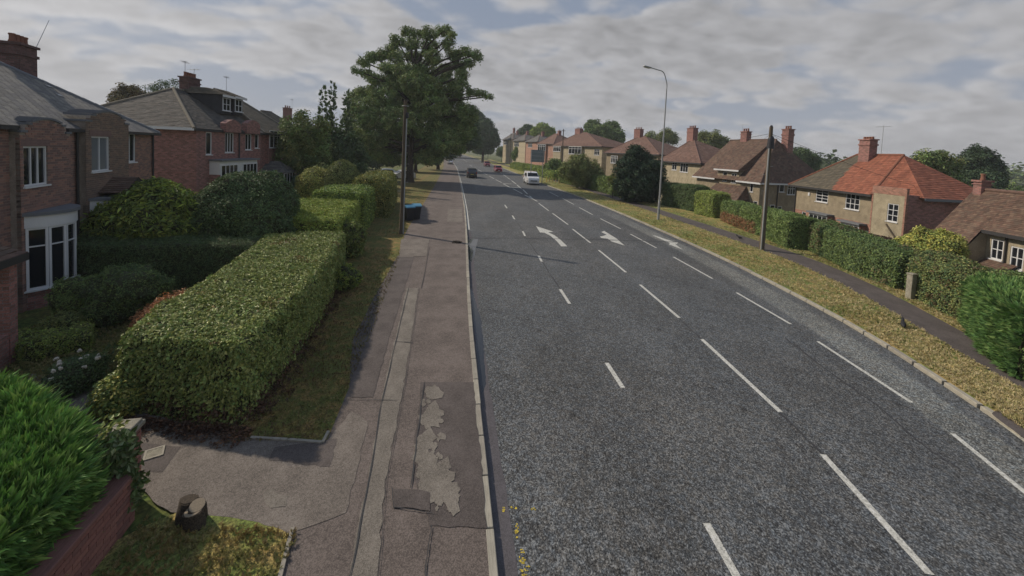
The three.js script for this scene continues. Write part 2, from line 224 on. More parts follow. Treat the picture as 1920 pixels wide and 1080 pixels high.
// painted lines
{
  const o = new THREE.Group(); o.name = 'road_markings'; o.userData.kind = 'structure'; scene.add(o);
  const dash = (p, q, w, y = 0.004) => { // a painted bar from pixel p to pixel q of the photograph's road
    const [x0, z0] = g(...p, 0), [x1, z1] = g(...q, 0), d = V(x1 - x0, 0, z1 - z0), n = V(-d.z, 0, d.x).normalize().multiplyScalar(w / 2);
    mesh('painted_dash', quadGeo([V(x0 - n.x, y, z0 - n.z), V(x1 - n.x, y, z1 - n.z), V(x1 + n.x, y, z1 + n.z), V(x0 + n.x, y, z0 + n.z)]), M.white, o);
  };
  const S = { C: [[1010, 381, 1028.7, 395], [1036, 400, 1065, 421], [1073.7, 429.5, 1107.5, 455.7], [1122.5, 469, 1173.7, 510.7], [1200, 533.7, 1273.7, 596], [1316, 636, 1463.7, 773], [1542.5, 852, 1743.7, 1077.5]],
    R: [[1030, 360, 1047, 368.5], [1055, 372, 1076, 383.5], [1086, 389, 1111, 402.5], [1125.7, 410, 1163.7, 429], [1182, 439, 1231, 465], [1262.5, 481.7, 1336, 522.5], [1381, 548.7, 1483, 608], [1533, 640, 1709.5, 755], [1786, 813, 1935, 934]],
    L: [[946.5, 384.2, 950.7, 390.5], [960.7, 404.2, 965, 411.2], [980, 433.5, 984.5, 442.5], [1010, 479.5, 1015.7, 490.5], [1050.5, 542.5, 1068, 569.5], [1137.5, 680.5, 1168, 727.5], [1324.5, 981, 1392, 1100]] };
  for (const a of S.C) dash(a.slice(0, 2), a.slice(2), 0.115);
  for (const a of S.R) dash(a.slice(0, 2), a.slice(2), 0.1);
  for (const a of S.L) dash(a.slice(0, 2), a.slice(2), 0.115);
  // the tapered hatching ahead
  const q = (x, y) => [820 + x / 8, 260 + y / 8];
  for (const [a, b, c, d] of [[690, 512, 750, 545], [775, 560, 850, 600], [875, 615, 965, 660], [985, 675, 1095, 735], [1135, 752, 1275, 825], [1310, 845, 1500, 940], [990, 540, 1035, 570], [1045, 580, 1095, 612], [1115, 630, 1180, 680], [1195, 695, 1260, 750], [1285, 765, 1352, 830], [1385, 858, 1445, 915], [940, 505, 965, 520], [880, 460, 910, 480], [615, 465, 665, 495], [560, 435, 590, 452], [480, 392, 520, 412], [330, 270, 440, 345]]) dash(q(a, b), q(c, d), 0.15);
  for (const [a, b, c, d] of [[1100, 730, 1225, 738], [1000, 672, 1110, 680]]) dash(q(a, b), q(c, d), 0.4);
  // edge line by the near kerb, far off
  mesh('edge_line', strip(graded(-26.5, -150, 40, 1.4), (z) => KL(z) + 0.05, (z) => KL(z) + 0.19, 0.004, 1), M.white, o);
  mesh('edge_line', quadGeo([V(...(([x, z]) => [x, 0.004, z])(g(1857, 776, 0))), V(...(([x, z]) => [x, 0.004, z])(g(1935, 833, 0))), V(...(([x, z]) => [x, 0.004, z])(g(1935, 840, 0))), V(...(([x, z]) => [x, 0.004, z])(g(1855, 780, 0)))]), M.white, o);
  // arrows, drawn as they lie on the road
  const poly = (name, pts, mat = M.white) => mesh(name, flat(pts.map(([x, y]) => g(x, y, 0)), 0.004), mat, o);
  const c1 = (pts) => pts.map(([x, y]) => [840 + x / 4, 360 + y / 4]);
  poly('left_arrow', c1([[660, 256], [790, 298], [752, 303], [800, 325], [845, 360], [895, 408], [850, 408], [815, 368], [770, 330], [722, 305], [690, 303]]));
  poly('right_arrow', c1([[1140, 335], [1190, 322], [1150, 300], [1172, 292], [1225, 325], [1262, 348], [1325, 402], [1228, 372], [1196, 350], [1150, 345]]));
  poly('ahead_arrow', c1([[1533, 325], [1552, 327], [1690, 372], [1728, 380], [1715, 390], [1700, 388], [1760, 433], [1655, 392], [1665, 384]]));
  const yl = (x, y, w, h, s) => { const r = rng(s), pts = Array.from({ length: 9 }, (_, i) => { const a = i / 9 * 6.283, k = 0.65 + r() * 0.5; return [x + Math.cos(a) * w * k, y + Math.sin(a) * h * k]; }); poly('yellow_paint_patch', pts, M.yellow); };
  { const r = rng(14); for (const [x, y, w, h, n] of [[946, 956, 5, 5, 5], [962, 953, 6, 3, 4], [999, 955, 9, 2, 4], [969, 988, 3, 6, 6], [970, 1002, 3, 6, 5], [977, 1034, 8, 3, 5], [979, 1050, 5, 9, 8], [984, 1072, 8, 10, 14]]) for (let k = 0; k < n; k++) yl(x + (r() - 0.5) * 2 * w, y + (r() - 0.5) * 2 * h, 1.2 + r() * 2.2, 0.9 + r() * 1.8, Math.floor(r() * 1e6)); }
  // patches, joints and seals in the tarmac
  const rough = (P, k, sd) => { const r = rng(sd), out = []; P.forEach((p, i) => { const q = P[(i + 1) % P.length], n = Math.max(1, Math.round(Math.hypot(q[0] - p[0], q[1] - p[1]) / 0.14)); for (let t = 0; t < n; t++) out.push([lerp(p[0], q[0], t / n) + (r() - 0.5) * k, lerp(p[1], q[1], t / n) + (r() - 0.5) * k]); }); return out; };
  let sheetN = 0; const sheet = (name, pts, mat, y, k = 0.035) => { const m = mesh(name, flat(rough(pts.map(([x, yy]) => g(x, yy, y)), k, 40 + sheetN++), y), mat); m.userData.kind = 'structure'; return m; };
  const line = (name, pts, w, mat, y, seed = 3) => { const r = rng(seed), L = pts.map(([a, b]) => g(a, b, y)), l = [], R = []; const fine = []; for (let i = 0; i < L.length - 1; i++) for (let k = 0; k < 6; k++) fine.push([lerp(L[i][0], L[i + 1][0], k / 6), lerp(L[i][1], L[i + 1][1], k / 6)]); fine.push(L[L.length - 1]);
    fine.forEach((p, i) => { const a = fine[Math.max(0, i - 1)], b = fine[Math.min(fine.length - 1, i + 1)], dx = b[0] - a[0], dz = b[1] - a[1], n = Math.hypot(dx, dz) || 1, ww = w * (0.5 + r() * 0.9) / 2, j = (r() - 0.5) * w; l.push([p[0] - dz / n * (ww + j), p[1] + dx / n * (ww + j)]); R.push([p[0] + dz / n * (ww - j), p[1] - dx / n * (ww - j)]); });
    const m = mesh(name, flat([...l, ...R.reverse()], y), mat); m.userData.kind = 'structure'; };
  line('road_joint', [[872, 446.5], [985, 446.5], [1120, 449], [1230, 452], [1330, 457]], 0.16, M.bitumen, 0.0045);
  for (const [s, pts] of [[5, [[984, 443], [1010, 479]]], [6, [[1016, 491], [1050, 542]]], [7, [[951, 391], [961, 404]]], [8, [[965, 411], [980, 433]]], [9, [[1274, 597], [1316, 636]]], [10, [[1464, 774], [1541, 851]]], [12, [[1471, 633], [1560, 700], [1640, 757], [1740, 842], [1800, 880]]]]) line('road_seal', pts, 0.05, M.bitumen, 0.005, s);
  sheet('drive_apron', [[1858, 775], [1890, 755], [1924, 742], [1990, 800], [1990, 880], [1925, 826]], M.pathDark, 0.106);
  sheet('driveway', [[60, 700], [190, 735], [262, 772], [385, 803], [470, 822], [612, 828], [660, 770], [690, 790], [650, 960], [545, 1000], [470, 975], [400, 965], [320, 960], [285, 940], [200, 830], [20, 760]], M.drive, 0.106);
  sheet('tarmac_patch', [[515, 838], [632, 822], [618, 876], [505, 862]], M.pathDark, 0.110);
  sheet('tarmac_patch', [[252, 828], [338, 838], [304, 886], [268, 884]], M.pathDark, 0.110, 0.02);
  sheet('footpath_strip', [[762, 540], [784, 540], [770, 640], [750, 760], [722, 900], [708, 1080], [652, 1085], [690, 900], [712, 760], [740, 640]], M.pathGrey, 0.108, 0.05);
  sheet('footpath_patch', [[790, 716], [888, 716], [893, 780], [905, 880], [912, 990], [806, 985], [778, 900], [778, 820]], M.pathDark, 0.108);
  { // worn pale surface showing through in ragged flakes
    const r = rng(91), spine = [[812, 735, 12], [810, 780, 18], [806, 830, 26], [808, 870, 32], [815, 910, 30], [836, 940, 22], [800, 850, 24], [790, 890, 20], [845, 925, 14], [806, 760, 14], [822, 885, 24]]; const gs = [];
    for (let i = 0; i < 150; i++) { const [cx, cy, R] = spine[Math.floor(r() * spine.length)], a0 = r() * 6.28, k = Math.sqrt(r()) * 1.1, px = cx + Math.cos(a0) * R * k, py = cy + Math.sin(a0) * R * 0.8 * k; if (px < 780 + (py > 915 ? 10 : 0)) continue; const [x, z] = g(px, py, 0.113), n = 9, R2 = (0.03 + r() * 0.09) * (k < 0.6 ? 1.5 : 0.7), pts = Array.from({ length: n }, (_, q) => { const a = q / n * 6.283, t = R2 * (0.55 + r() * 0.8); return [x + Math.cos(a) * t, z + Math.sin(a) * t * 1.5]; }); gs.push(flat(pts, 0.1125 + i * 0.00003)); }
    const m = mesh('footpath_patch', gs, M.pathGrey); m.userData.kind = 'structure'; }
  sheet('footpath_patch', [[738, 914], [806, 922], [806, 956], [738, 950]], M.pathDark, 0.117);
  sheet('footpath_patch', [[660, 640], [700, 560], [745, 480], [780, 470], [752, 560], [728, 640], [700, 745], [655, 745]], M.pathDark, 0.108);
  sheet('footpath_patch', [[752, 448], [805, 448], [800, 480], [748, 482]], M.drive, 0.112);
  sheet('footpath_patch', [[840, 392], [866, 392], [868, 416], [838, 416]], M.drive, 0.110);
  for (const [s, w, pts] of [[21, 0.018, [[766, 540], [742, 640], [714, 760], [692, 900], [655, 1085]]], [22, 0.01, [[786, 540], [772, 640], [752, 760], [724, 900], [710, 1085]]], [23, 0.018, [[795, 716], [782, 820], [770, 915]]], [24, 0.012, [[650, 748], [745, 750]]], [25, 0.015, [[810, 985], [803, 1020], [797, 1085]]], [26, 0.01, [[735, 912], [738, 950], [812, 962]]], [28, 0.02, [[740, 640], [775, 642]]], [29, 0.02, [[805, 462], [790, 540]]]]) line('footpath_joint', pts, w, M.bitumen, 0.1205, s);
  sheet('cement_patch', [[492, 925], [510, 917], [540, 932], [533, 950], [508, 954]], M.pathGrey, 0.111);
  const wet = phys([0.03, 0.034, 0.04], { roughness: 0.12, specularIntensity: 1 }), water = phys([0.05, 0.055, 0.06], { roughness: 0.03, specularIntensity: 1 });
  sheet('puddle', [[880, 540], [886, 545], [902, 600], [908, 660], [911, 720], [904, 740], [897, 700], [890, 620], [883, 560]], wet, 0.0035);
  sheet('puddle', [[873.5, 448], [897, 448], [893, 462], [889, 480], [884, 492], [879, 486], [876, 470]], water, 0.0035);
}
// concrete edging beside the drives
{
  const e = (pts) => { const o = new THREE.Group(); o.name = numbered('path_edging'); o.userData.kind = 'structure'; scene.add(o); const L = pts.map(([a, b]) => g(a, b, 0.12)); for (let i = 0; i < L.length - 1; i++) { const n = Math.max(1, Math.round(Math.hypot(L[i + 1][0] - L[i][0], L[i + 1][1] - L[i][1]) / 0.9)); for (let k = 0; k < n; k++) { const a = [0, 1].map((c) => lerp(L[i][c], L[i + 1][c], k / n)), b = [0, 1].map((c) => lerp(L[i][c], L[i + 1][c], (k + 0.98) / n)); const m = mesh('edging_stone', new THREE.BoxGeometry(0.05, 0.15, Math.hypot(b[0] - a[0], b[1] - a[1])), M.kerb2, o); m.position.set((a[0] + b[0]) / 2, 0.058 + (k % 2) * 0.006, (a[1] + b[1]) / 2); m.rotation.y = Math.atan2(b[0] - a[0], b[1] - a[1]); } } };
  e([[470, 820], [540, 824], [605, 829], [616, 808]]); e([[548, 990], [524, 1085]]);
}
// ───────────────────────── foliage kit
function leafGeo(spec, seed) { // a sprig: n leaves, each a folded blade of its own
  const { n = 8, len = 0.05, wid = 0.03, rad = 0.06, up = 0.4, droop = 0, hue = 0.25 } = spec, r = rng(seed), p = [], c = [];
  for (let i = 0; i < n; i++) {
    const o = V(r() - 0.5, r() - 0.5, r() - 0.5).multiplyScalar(2 * rad), th = r() * 6.283, d = V(Math.cos(th), (r() - 0.35) * 1.1 * up * 2, Math.sin(th)).normalize(), s = V((r() - 0.5) * 1.1, 1, (r() - 0.5) * 1.1).cross(d).normalize(), nn = d.clone().cross(s);
    const L = len * (0.7 + r() * 0.6), w = wid * (0.7 + r() * 0.6) / 2, mid = o.clone().addScaledVector(d, L * 0.5), tip = o.clone().addScaledVector(d, L).addScaledVector(nn, -L * 0.12).add(V(0, -droop * L, 0)), a = mid.clone().addScaledVector(s, w).addScaledVector(nn, w * 0.35), b = mid.clone().addScaledVector(s, -w).addScaledVector(nn, w * 0.35);
    for (const q of [o, a, tip, o, tip, b]) p.push(q.x, q.y, q.z);
    const k = 0.72 + r() * 0.56, h = (r() - 0.5) * hue; for (let j = 0; j < 6; j++) c.push(k * (1 + h), k, k * (1 - h * 0.6));
  }
  const G = new THREE.BufferGeometry(); G.setAttribute('position', new THREE.Float32BufferAttribute(p, 3)); G.setAttribute('color', new THREE.Float32BufferAttribute(c, 3)); G.computeVertexNormals(); return G;
}
function sprayGeo({ n = 9, len = 0.16, wid = 0.018, fan = 0.9 }, seed) { // flat feathery spray of scale leaves
  const r = rng(seed), p = [], c = [];
  for (let i = 0; i < n; i++) {
    const t = i / (n - 1), a = (t - 0.5) * fan * 2, y0 = len * 0.5 * (1 - Math.abs(t - 0.5)) * r(), L = len * (0.55 + 0.6 * r()) * (1 - 0.5 * Math.abs(t - 0.5)), dx = Math.sin(a), dy = Math.cos(a), zz = (r() - 0.5) * 0.06;
    const o = V(0, y0, 0), tip = V(dx * L, y0 + dy * L, zz), w = wid * (0.7 + r() * 0.6), m1 = V(dx * L * 0.45 + dy * w, y0 + dy * L * 0.45 - dx * w, zz * 0.5 + 0.008), m2 = V(dx * L * 0.45 - dy * w, y0 + dy * L * 0.45 + dx * w, zz * 0.5 + 0.008);
    for (const q of [o, m1, tip, o, tip, m2]) p.push(q.x, q.y, q.z); const k = 0.7 + r() * 0.6; for (let j = 0; j < 6; j++) c.push(k, k, k);
  }
  const G = new THREE.BufferGeometry(); G.setAttribute('position', new THREE.Float32BufferAttribute(p, 3)); G.setAttribute('color', new THREE.Float32BufferAttribute(c, 3)); G.computeVertexNormals(); return G;
}
let vegSeed = 100;
const TMP = new THREE.Object3D(), QU = new THREE.Quaternion(), UPV = V(0, 1, 0);
// puts sprigs at points: list of {p, n, s, col}
function sprigs(parent, name, list, geos, mat) {
  const per = geos.map(() => []); list.forEach((q, i) => per[i % geos.length].push(q));
  per.forEach((L, k) => { if (!L.length) return; const im = new THREE.InstancedMesh(geos[k], mat, L.length); im.name = name; im.userData.kind = 'stuff'; const c = new THREE.Color();
    L.forEach((q, i) => { TMP.position.copy(q.p); TMP.quaternion.setFromUnitVectors(UPV, q.n).multiply(QU.setFromAxisAngle(UPV, q.a)); TMP.scale.setScalar(q.s); TMP.updateMatrix(); im.setMatrixAt(i, TMP.matrix); c.setRGB(...q.col); im.setColorAt(i, c); });
    im.castShadow = im.receiveShadow = true; parent.add(im); });
}
const pickCol = (pal, r) => { const c = pal[Math.floor(r() * pal.length)], k = 0.8 + r() * 0.4; return c.map((v) => v * k); };
// clothes a closed shape with leaves; the shape itself stays as the twiggy inside
function clothe(parent, geo, { dens = 300, geos, mat = M.leaf, pal, out = 0.02, depth = 0.1, tilt = 0.8, size = 1, bias, minY = 0.02, patch }) {
  const sd = vegSeed += 17, r = rng(sd), m = new THREE.Mesh(geo.index ? geo.toNonIndexed() : geo, M.core), sm = new MeshSurfaceSampler(m); sm.setRandomGenerator ? sm.setRandomGenerator(r) : (sm.randomFunction = r); sm.build();
  m.geometry.computeBoundingBox(); let area = 0; const P = m.geometry.attributes.position, a = V(), b = V(), c = V(); for (let i = 0; i < P.count; i += 3) { a.fromBufferAttribute(P, i); b.fromBufferAttribute(P, i + 1); c.fromBufferAttribute(P, i + 2); area += b.clone().sub(a).cross(c.clone().sub(a)).length() / 2; }
  const N = Math.round(area * dens), list = [], p = V(), n = V();
  for (let i = 0; i < N; i++) {
    sm.sample(p, n); if (p.y < minY) continue; if (bias && !bias(p, n, r)) continue;
    const q = p.clone().addScaledVector(n, out - depth * r() * r()), d = n.clone().multiplyScalar(0.75).add(V(r() - 0.5, r() * 0.7 - 0.1, r() - 0.5).multiplyScalar(tilt * 1.6)).normalize();
    list.push({ p: q, n: d, a: r() * 6.28, s: size * (0.7 + r() * 0.6), col: patch ? patch(p, n, r) ?? pickCol(pal, r) : pickCol(pal, r) });
  }
  sprigs(parent, 'foliage', list, geos, mat);
}
// the body of a clipped hedge between two edge lines: st = [{l:[x,z], r:[x,z], h}]
function hedgeBody(st, { step = 0.3, rough = 0.05, round = 0.16, y0 = 0, inset = 0.07 } = {}) {
  const rows = []; for (let i = 0; i < st.length - 1; i++) { const a = st[i], b = st[i + 1], L = Math.hypot(b.l[0] - a.l[0], b.l[1] - a.l[1], b.r[0] - a.r[0], b.r[1] - a.r[1]) / 1.4, n = Math.max(1, Math.round(L / step)); for (let k = 0; k < n + (i === st.length - 2 ? 1 : 0); k++) { const t = k / n; rows.push({ l: [lerp(a.l[0], b.l[0], t), lerp(a.l[1], b.l[1], t)], r: [lerp(a.r[0], b.r[0], t), lerp(a.r[1], b.r[1], t)], h: lerp(a.h, b.h, t) }); } }
  const sect = (row, k) => { const { l, r, h } = row, w = Math.hypot(r[0] - l[0], r[1] - l[1]), out = [], ns = Math.max(3, Math.round(h / step)), nt = Math.max(3, Math.round(w / step)), rd = Math.min(round, w / 3, h / 3); const pts = []; for (let i = 0; i <= ns; i++) pts.push([inset * (1 - 0), lerp(0, h - rd, i / ns)]); pts.push([inset + rd * 0.3, h - rd * 0.3 - inset]); for (let i = 0; i <= nt; i++) pts.push([lerp(rd, w - rd, i / nt), h - inset]); pts.push([w - inset - rd * 0.3, h - rd * 0.3 - inset]); for (let i = ns; i >= 0; i--) pts.push([w - inset, lerp(0, h - rd, i / ns)]);
    for (const [u, y] of pts) { const t = u / w, x = lerp(l[0], r[0], t), z = lerp(l[1], r[1], t); out.push(V(x + fbm(x * 1.6, y * 1.6, z * 1.6, 3) * rough * 2, y0 + y + fbm(x * 1.3 + 9, y, z * 1.3, 3) * rough * 2 * (y > 0.1 ? 1 : 0), z + fbm(x * 1.6 + 5, y * 1.6 + 3, z * 1.6, 3) * rough * 2)); } return out; };
  const ref = rows.reduce((a, b) => (b.h + Math.hypot(b.r[0] - b.l[0], b.r[1] - b.l[1]) > a.h + Math.hypot(a.r[0] - a.l[0], a.r[1] - a.l[1]) ? b : a)), hN = ref.h, wN = Math.hypot(ref.r[0] - ref.l[0], ref.r[1] - ref.l[1]);
  const ns = Math.max(3, Math.round(hN / step)), nt = Math.max(3, Math.round(wN / step));
  const S2 = (row) => { const { l, r, h } = row, w = Math.hypot(r[0] - l[0], r[1] - l[1]), rd = Math.min(round, w / 3, h / 3), pts = []; for (let i = 0; i <= ns; i++) pts.push([inset, lerp(0, h - rd, i / ns)]); pts.push([inset + rd * 0.3, h - rd * 0.3 - inset * 0.5]); for (let i = 0; i <= nt; i++) pts.push([lerp(rd, w - rd, i / nt), h - inset]); pts.push([w - inset - rd * 0.3, h - rd * 0.3 - inset * 0.5]); for (let i = ns; i >= 0; i--) pts.push([w - inset, lerp(0, h - rd, i / ns)]);
    return pts.map(([u, y]) => { const t = u / w, x = lerp(l[0], r[0], t), z = lerp(l[1], r[1], t); return V(x + fbm(x * 1.6, y * 1.6, z * 1.6, 3) * rough * 2, y0 + y + (y > 0.1 ? fbm(x * 1.3 + 9, y, z * 1.3, 3) * rough * 2 : 0), z + fbm(x * 1.6 + 5, y * 1.6 + 3, z * 1.6, 3) * rough * 2); }); };
  const secs = rows.map(S2), n = secs[0].length, p = [];
  const tri = (a, b, c) => { for (const q of [a, b, c]) p.push(q.x, q.y, q.z); };
  for (let j = 0; j < secs.length - 1; j++) for (let i = 0; i < n - 1; i++) { const a = secs[j][i], b = secs[j][i + 1], c = secs[j + 1][i + 1], d = secs[j + 1][i]; tri(a, b, c); tri(a, c, d); }
  for (const [e, f] of [[0, false], [secs.length - 1, true]]) for (let i = 0; i < (n >> 1); i++) { const a = secs[e][i], b = secs[e][i + 1], c = secs[e][n - 2 - i], d = secs[e][n - 1 - i]; const K = 5; for (let k = 0; k < K; k++) { const L = (u, v, t) => u.clone().lerp(v, t), q0 = L(a, d, k / K), q1 = L(b, c, k / K), q2 = L(b, c, (k + 1) / K), q3 = L(a, d, (k + 1) / K); f ? (tri(q0, q1, q2), tri(q0, q2, q3)) : (tri(q0, q2, q1), tri(q0, q3, q2)); } }
  const G = new THREE.BufferGeometry(); G.setAttribute('position', new THREE.Float32BufferAttribute(p, 3)); G.computeVertexNormals();
  // faces must look outward, or the leaves would grow inward
  const cc = secs[secs.length >> 1].reduce((s, v) => s.add(v), V()).multiplyScalar(1 / n), f0 = secs[secs.length >> 1][1], nr = V().fromBufferAttribute(G.attributes.normal, (secs.length >> 1) * (n - 1) * 6);
  if (nr.dot(f0.clone().sub(cc)) < 0) { const A = G.attributes.position.array; for (let i = 0; i < A.length; i += 9) for (let k = 0; k < 3; k++) { const t = A[i + 3 + k]; A[i + 3 + k] = A[i + 6 + k]; A[i + 6 + k] = t; } G.computeVertexNormals(); }
  return G;
}
const pivot = (geo) => { geo.computeBoundingBox(); const b = geo.boundingBox, c = V((b.min.x + b.max.x) / 2, b.min.y, (b.min.z + b.max.z) / 2); geo.translate(-c.x, -c.y, -c.z); return c; };
function hedge(name, label, st, opt, category = 'hedge', group) {
  const body = hedgeBody(st, opt), c = pivot(body), o = thing(name, label, category, [c.x, c.y, c.z], 0, group); if (opt.fit) opt.fit(c);
  mesh('branches', body, opt.coreMat ?? M.core, o); clothe(o, body, opt); return o;
}
function lumpGeo(lumps, rough = 0.12, detail = 3) { // union of uneven ellipsoids [x,y,z,rx,ry,rz]
  return mergeGeometries(lumps.map(([x, y, z, rx, ry, rz], i) => { const G = new THREE.IcosahedronGeometry(1, detail), P = G.attributes.position; for (let k = 0; k < P.count; k++) { const a = V().fromBufferAttribute(P, k), d = 1 + fbm(a.x * 1.7 + i * 3.1 + x, a.y * 1.7 + y, a.z * 1.7 + z, 4) * rough * 3; P.setXYZ(k, x + a.x * rx * d, Math.max(0.0, y + a.y * ry * d), z + a.z * rz * d); } G.computeVertexNormals(); G.deleteAttribute('uv'); return G; }));
}
function bush(name, label, lumps, opt, category = 'shrub', group, base = [0, 0, 0]) {
  const o = thing(name, label, category, base, 0, group), body = lumpGeo(lumps, opt.rough ?? 0.12, opt.detail ?? 3);
  const inside = (p, i) => lumps.some(([x, y, z, rx, ry, rz]) => ((p.x - x) / rx) ** 2 + ((p.y - y) / ry) ** 2 + ((p.z - z) / rz) ** 2 < 0.62);
  mesh('branches', body.clone().scale(1, 1, 1), opt.coreMat ?? M.core, o); clothe(o, body, { ...opt, bias: (p, n, r) => !inside(p) && (!opt.bias || opt.bias(p, n, r)) }); return o;
}
// a bush given by where it stands in the picture: ground pixel, width and height in metres
const bushAt = (name, label, px, py, w, h, opt, category, group, n = 4, y = 0.09) => { const [x, z] = g(px, py, y), r = rng(Math.round(px * 7 + py)), L = [[0, h * 0.5, 0, w * 0.42, h * 0.5, w * 0.42]]; for (let i = 0; i < n; i++) { const a = i / n * 6.28 + r(), k = w * (0.18 + 0.1 * r()); L.push([Math.cos(a) * k, h * (0.32 + 0.36 * r()), Math.sin(a) * k, w * (0.22 + 0.1 * r()), h * (0.26 + 0.1 * r()), w * (0.22 + 0.1 * r())]); } return bush(name, label, L, opt, category, group, [x, y - 0.03, z]); };
// trees: tapered trunk with limbs to every clump of the crown; leaves fill the clumps
function tree(name, label, base, lobes, { trunk = 0.3, geos, mat = M.leaf, pal, per = 60, fill = 0.45, fork = 0.35, size = 1, group, limbs = true, lean = V(0, 0, 0) }) {
  const o = thing(name, label, 'tree', base, 0, group), r = rng(vegSeed += 23), top = lobes.reduce((m, l) => Math.max(m, l[1]), 0), gs = [];
  const fk = V(lean.x, top * fork, lean.z), mid = V(lean.x * 0.4 + (r() - 0.5) * 0.2, top * fork * 0.5, lean.z * 0.4);
  gs.push(bar(V(0, -0.15, 0), mid, trunk * 1.15, trunk * 0.92, 10), bar(mid, fk, trunk * 0.92, trunk * 0.75, 10), bar(V(0, -0.15, 0), V(0, trunk * 0.9, 0), trunk * 1.5, trunk * 1.05, 10));
  const head = V(fk.x, top * 0.8, fk.z); gs.push(bar(fk, head, trunk * 0.72, trunk * 0.2, 8));
  if (limbs) for (const [x, y, z, a, b] of lobes) { const e = V(x, y, z), s = fk.clone().lerp(head, clamp((y - fk.y) / (head.y - fk.y + 0.01) * 0.75 - 0.1, 0, 0.9)), m = s.clone().lerp(e, 0.5).add(V((r() - 0.5) * 0.4, e.distanceTo(s) * 0.08, (r() - 0.5) * 0.4)); const w = Math.min(trunk * 0.42, 0.05 + e.distanceTo(s) * 0.022); gs.push(bar(s, m, w, w * 0.7, 6), bar(m, e, w * 0.7, w * 0.3, 6)); for (let k = 0; k < 4; k++) { const t = e.clone().add(V(r() - 0.5, r() - 0.3, r() - 0.5).multiplyScalar(a * 1.5)); gs.push(bar(e, t, w * 0.32, w * 0.1, 4)); } }
  mesh('trunk', gs, M.bark, o);
  const list = []; for (const [x, y, z, rx, ry, rz] of lobes) { const n = Math.round(per * Math.pow(rx * ry * (rz ?? rx), 0.72)); for (let i = 0; i < n; i++) { const d = V(r() * 2 - 1, r() * 2 - 1, r() * 2 - 1); if (d.lengthSq() > 1 || d.lengthSq() < 0.01) { i--; continue; } const l = d.length(), k = Math.pow(l, fill) / l; d.multiplyScalar(k); const wob = 1 + fbm(d.x * 2 + x, d.y * 2 + y, d.z * 2 + z, 3) * 0.7; const p = V(x + d.x * rx * wob, y + d.y * ry * wob, z + d.z * (rz ?? rx) * wob); if (p.y < 0.15) continue; list.push({ p, n: V(d.x + (r() - 0.5), d.y + 0.7 + (r() - 0.5) * 0.8, d.z + (r() - 0.5)).normalize(), a: r() * 6.28, s: size * (0.7 + r() * 0.6), col: pickCol(pal, r) }); } }
  sprigs(o, 'crown', list, geos, mat); return o;
}
// lobes from the photograph: pixel centre and radius on a tree standing D metres into the view
const lobesPx = (base, D, L, sd, deep = 0.8) => { const r = rng(sd), s = F / D; return L.map(([px, py, R, R2]) => { const p = at(px, py, D + (r() - 0.5) * 2 * deep * (R + 12) / s * 0.9).sub(V(...base)); return [p.x, p.y, p.z, R / s, (R2 ?? R) / s, R / s]; }); };
const baseAt = (px, D, y = 0) => { const d = at(px, 300, D); return [d.x, y, d.z]; };

const PAL = {
  privet: [[0.27, 0.34, 0.095], [0.31, 0.365, 0.105], [0.22, 0.295, 0.09], [0.36, 0.395, 0.135]],
  dark: [[0.11, 0.165, 0.065], [0.135, 0.19, 0.07], [0.095, 0.15, 0.062]],
  lime: [[0.33, 0.41, 0.085], [0.27, 0.36, 0.08], [0.38, 0.44, 0.11]],
  conifer: [[0.19, 0.35, 0.075], [0.15, 0.29, 0.065], [0.27, 0.40, 0.10], [0.11, 0.23, 0.055]],
  gold: [[0.40, 0.35, 0.10], [0.34, 0.33, 0.09], [0.27, 0.29, 0.08]],
  rust: [[0.45, 0.21, 0.09], [0.52, 0.27, 0.12], [0.36, 0.17, 0.075]],
  mid: [[0.175, 0.245, 0.075], [0.21, 0.28, 0.085], [0.15, 0.22, 0.072]],
  yellow: [[0.46, 0.44, 0.10], [0.37, 0.40, 0.10], [0.50, 0.46, 0.14], [0.24, 0.30, 0.08]],
  olive: [[0.23, 0.26, 0.085], [0.28, 0.295, 0.105], [0.19, 0.23, 0.075]],
  straw: [[0.60, 0.51, 0.29], [0.53, 0.46, 0.25], [0.45, 0.42, 0.20], [0.64, 0.55, 0.34]],
  turf: [[0.31, 0.30, 0.115], [0.25, 0.265, 0.095], [0.38, 0.34, 0.15], [0.43, 0.35, 0.17]],
  blue: [[0.12, 0.19, 0.115], [0.14, 0.22, 0.13]],
};
const two = (f, spec) => [f(spec, vegSeed += 3), f(spec, vegSeed += 3), f(spec, vegSeed += 3)];
const LF = {
  privet: two(leafGeo, { n: 9, len: 0.055, wid: 0.034, rad: 0.055, up: 0.5 }),
  small: two(leafGeo, { n: 10, len: 0.05, wid: 0.026, rad: 0.06, up: 0.5 }),
  beech: two(leafGeo, { n: 9, len: 0.085, wid: 0.05, rad: 0.09, up: 0.35 }),
  laurel: two(leafGeo, { n: 7, len: 0.16, wid: 0.06, rad: 0.09, up: 0.3, droop: 0.2 }),
  far: two(leafGeo, { n: 12, len: 0.17, wid: 0.1, rad: 0.2, up: 0.4 }),
  tree: two(leafGeo, { n: 26, len: 0.3, wid: 0.22, rad: 0.42, up: 0.4, droop: 0.15 }),
  treeFar: two(leafGeo, { n: 22, len: 0.55, wid: 0.4, rad: 0.75, up: 0.4 }),
  spray: two(sprayGeo, { n: 11, len: 0.2, wid: 0.016, fan: 0.75 }),
  sprayBig: two(sprayGeo, { n: 9, len: 0.55, wid: 0.07, fan: 0.7 }),
  blades: two(sprayGeo, { n: 7, len: 0.075, wid: 0.005, fan: 0.75 }),
  bladesDry: two(sprayGeo, { n: 7, len: 0.06, wid: 0.006, fan: 1.0 }),
};
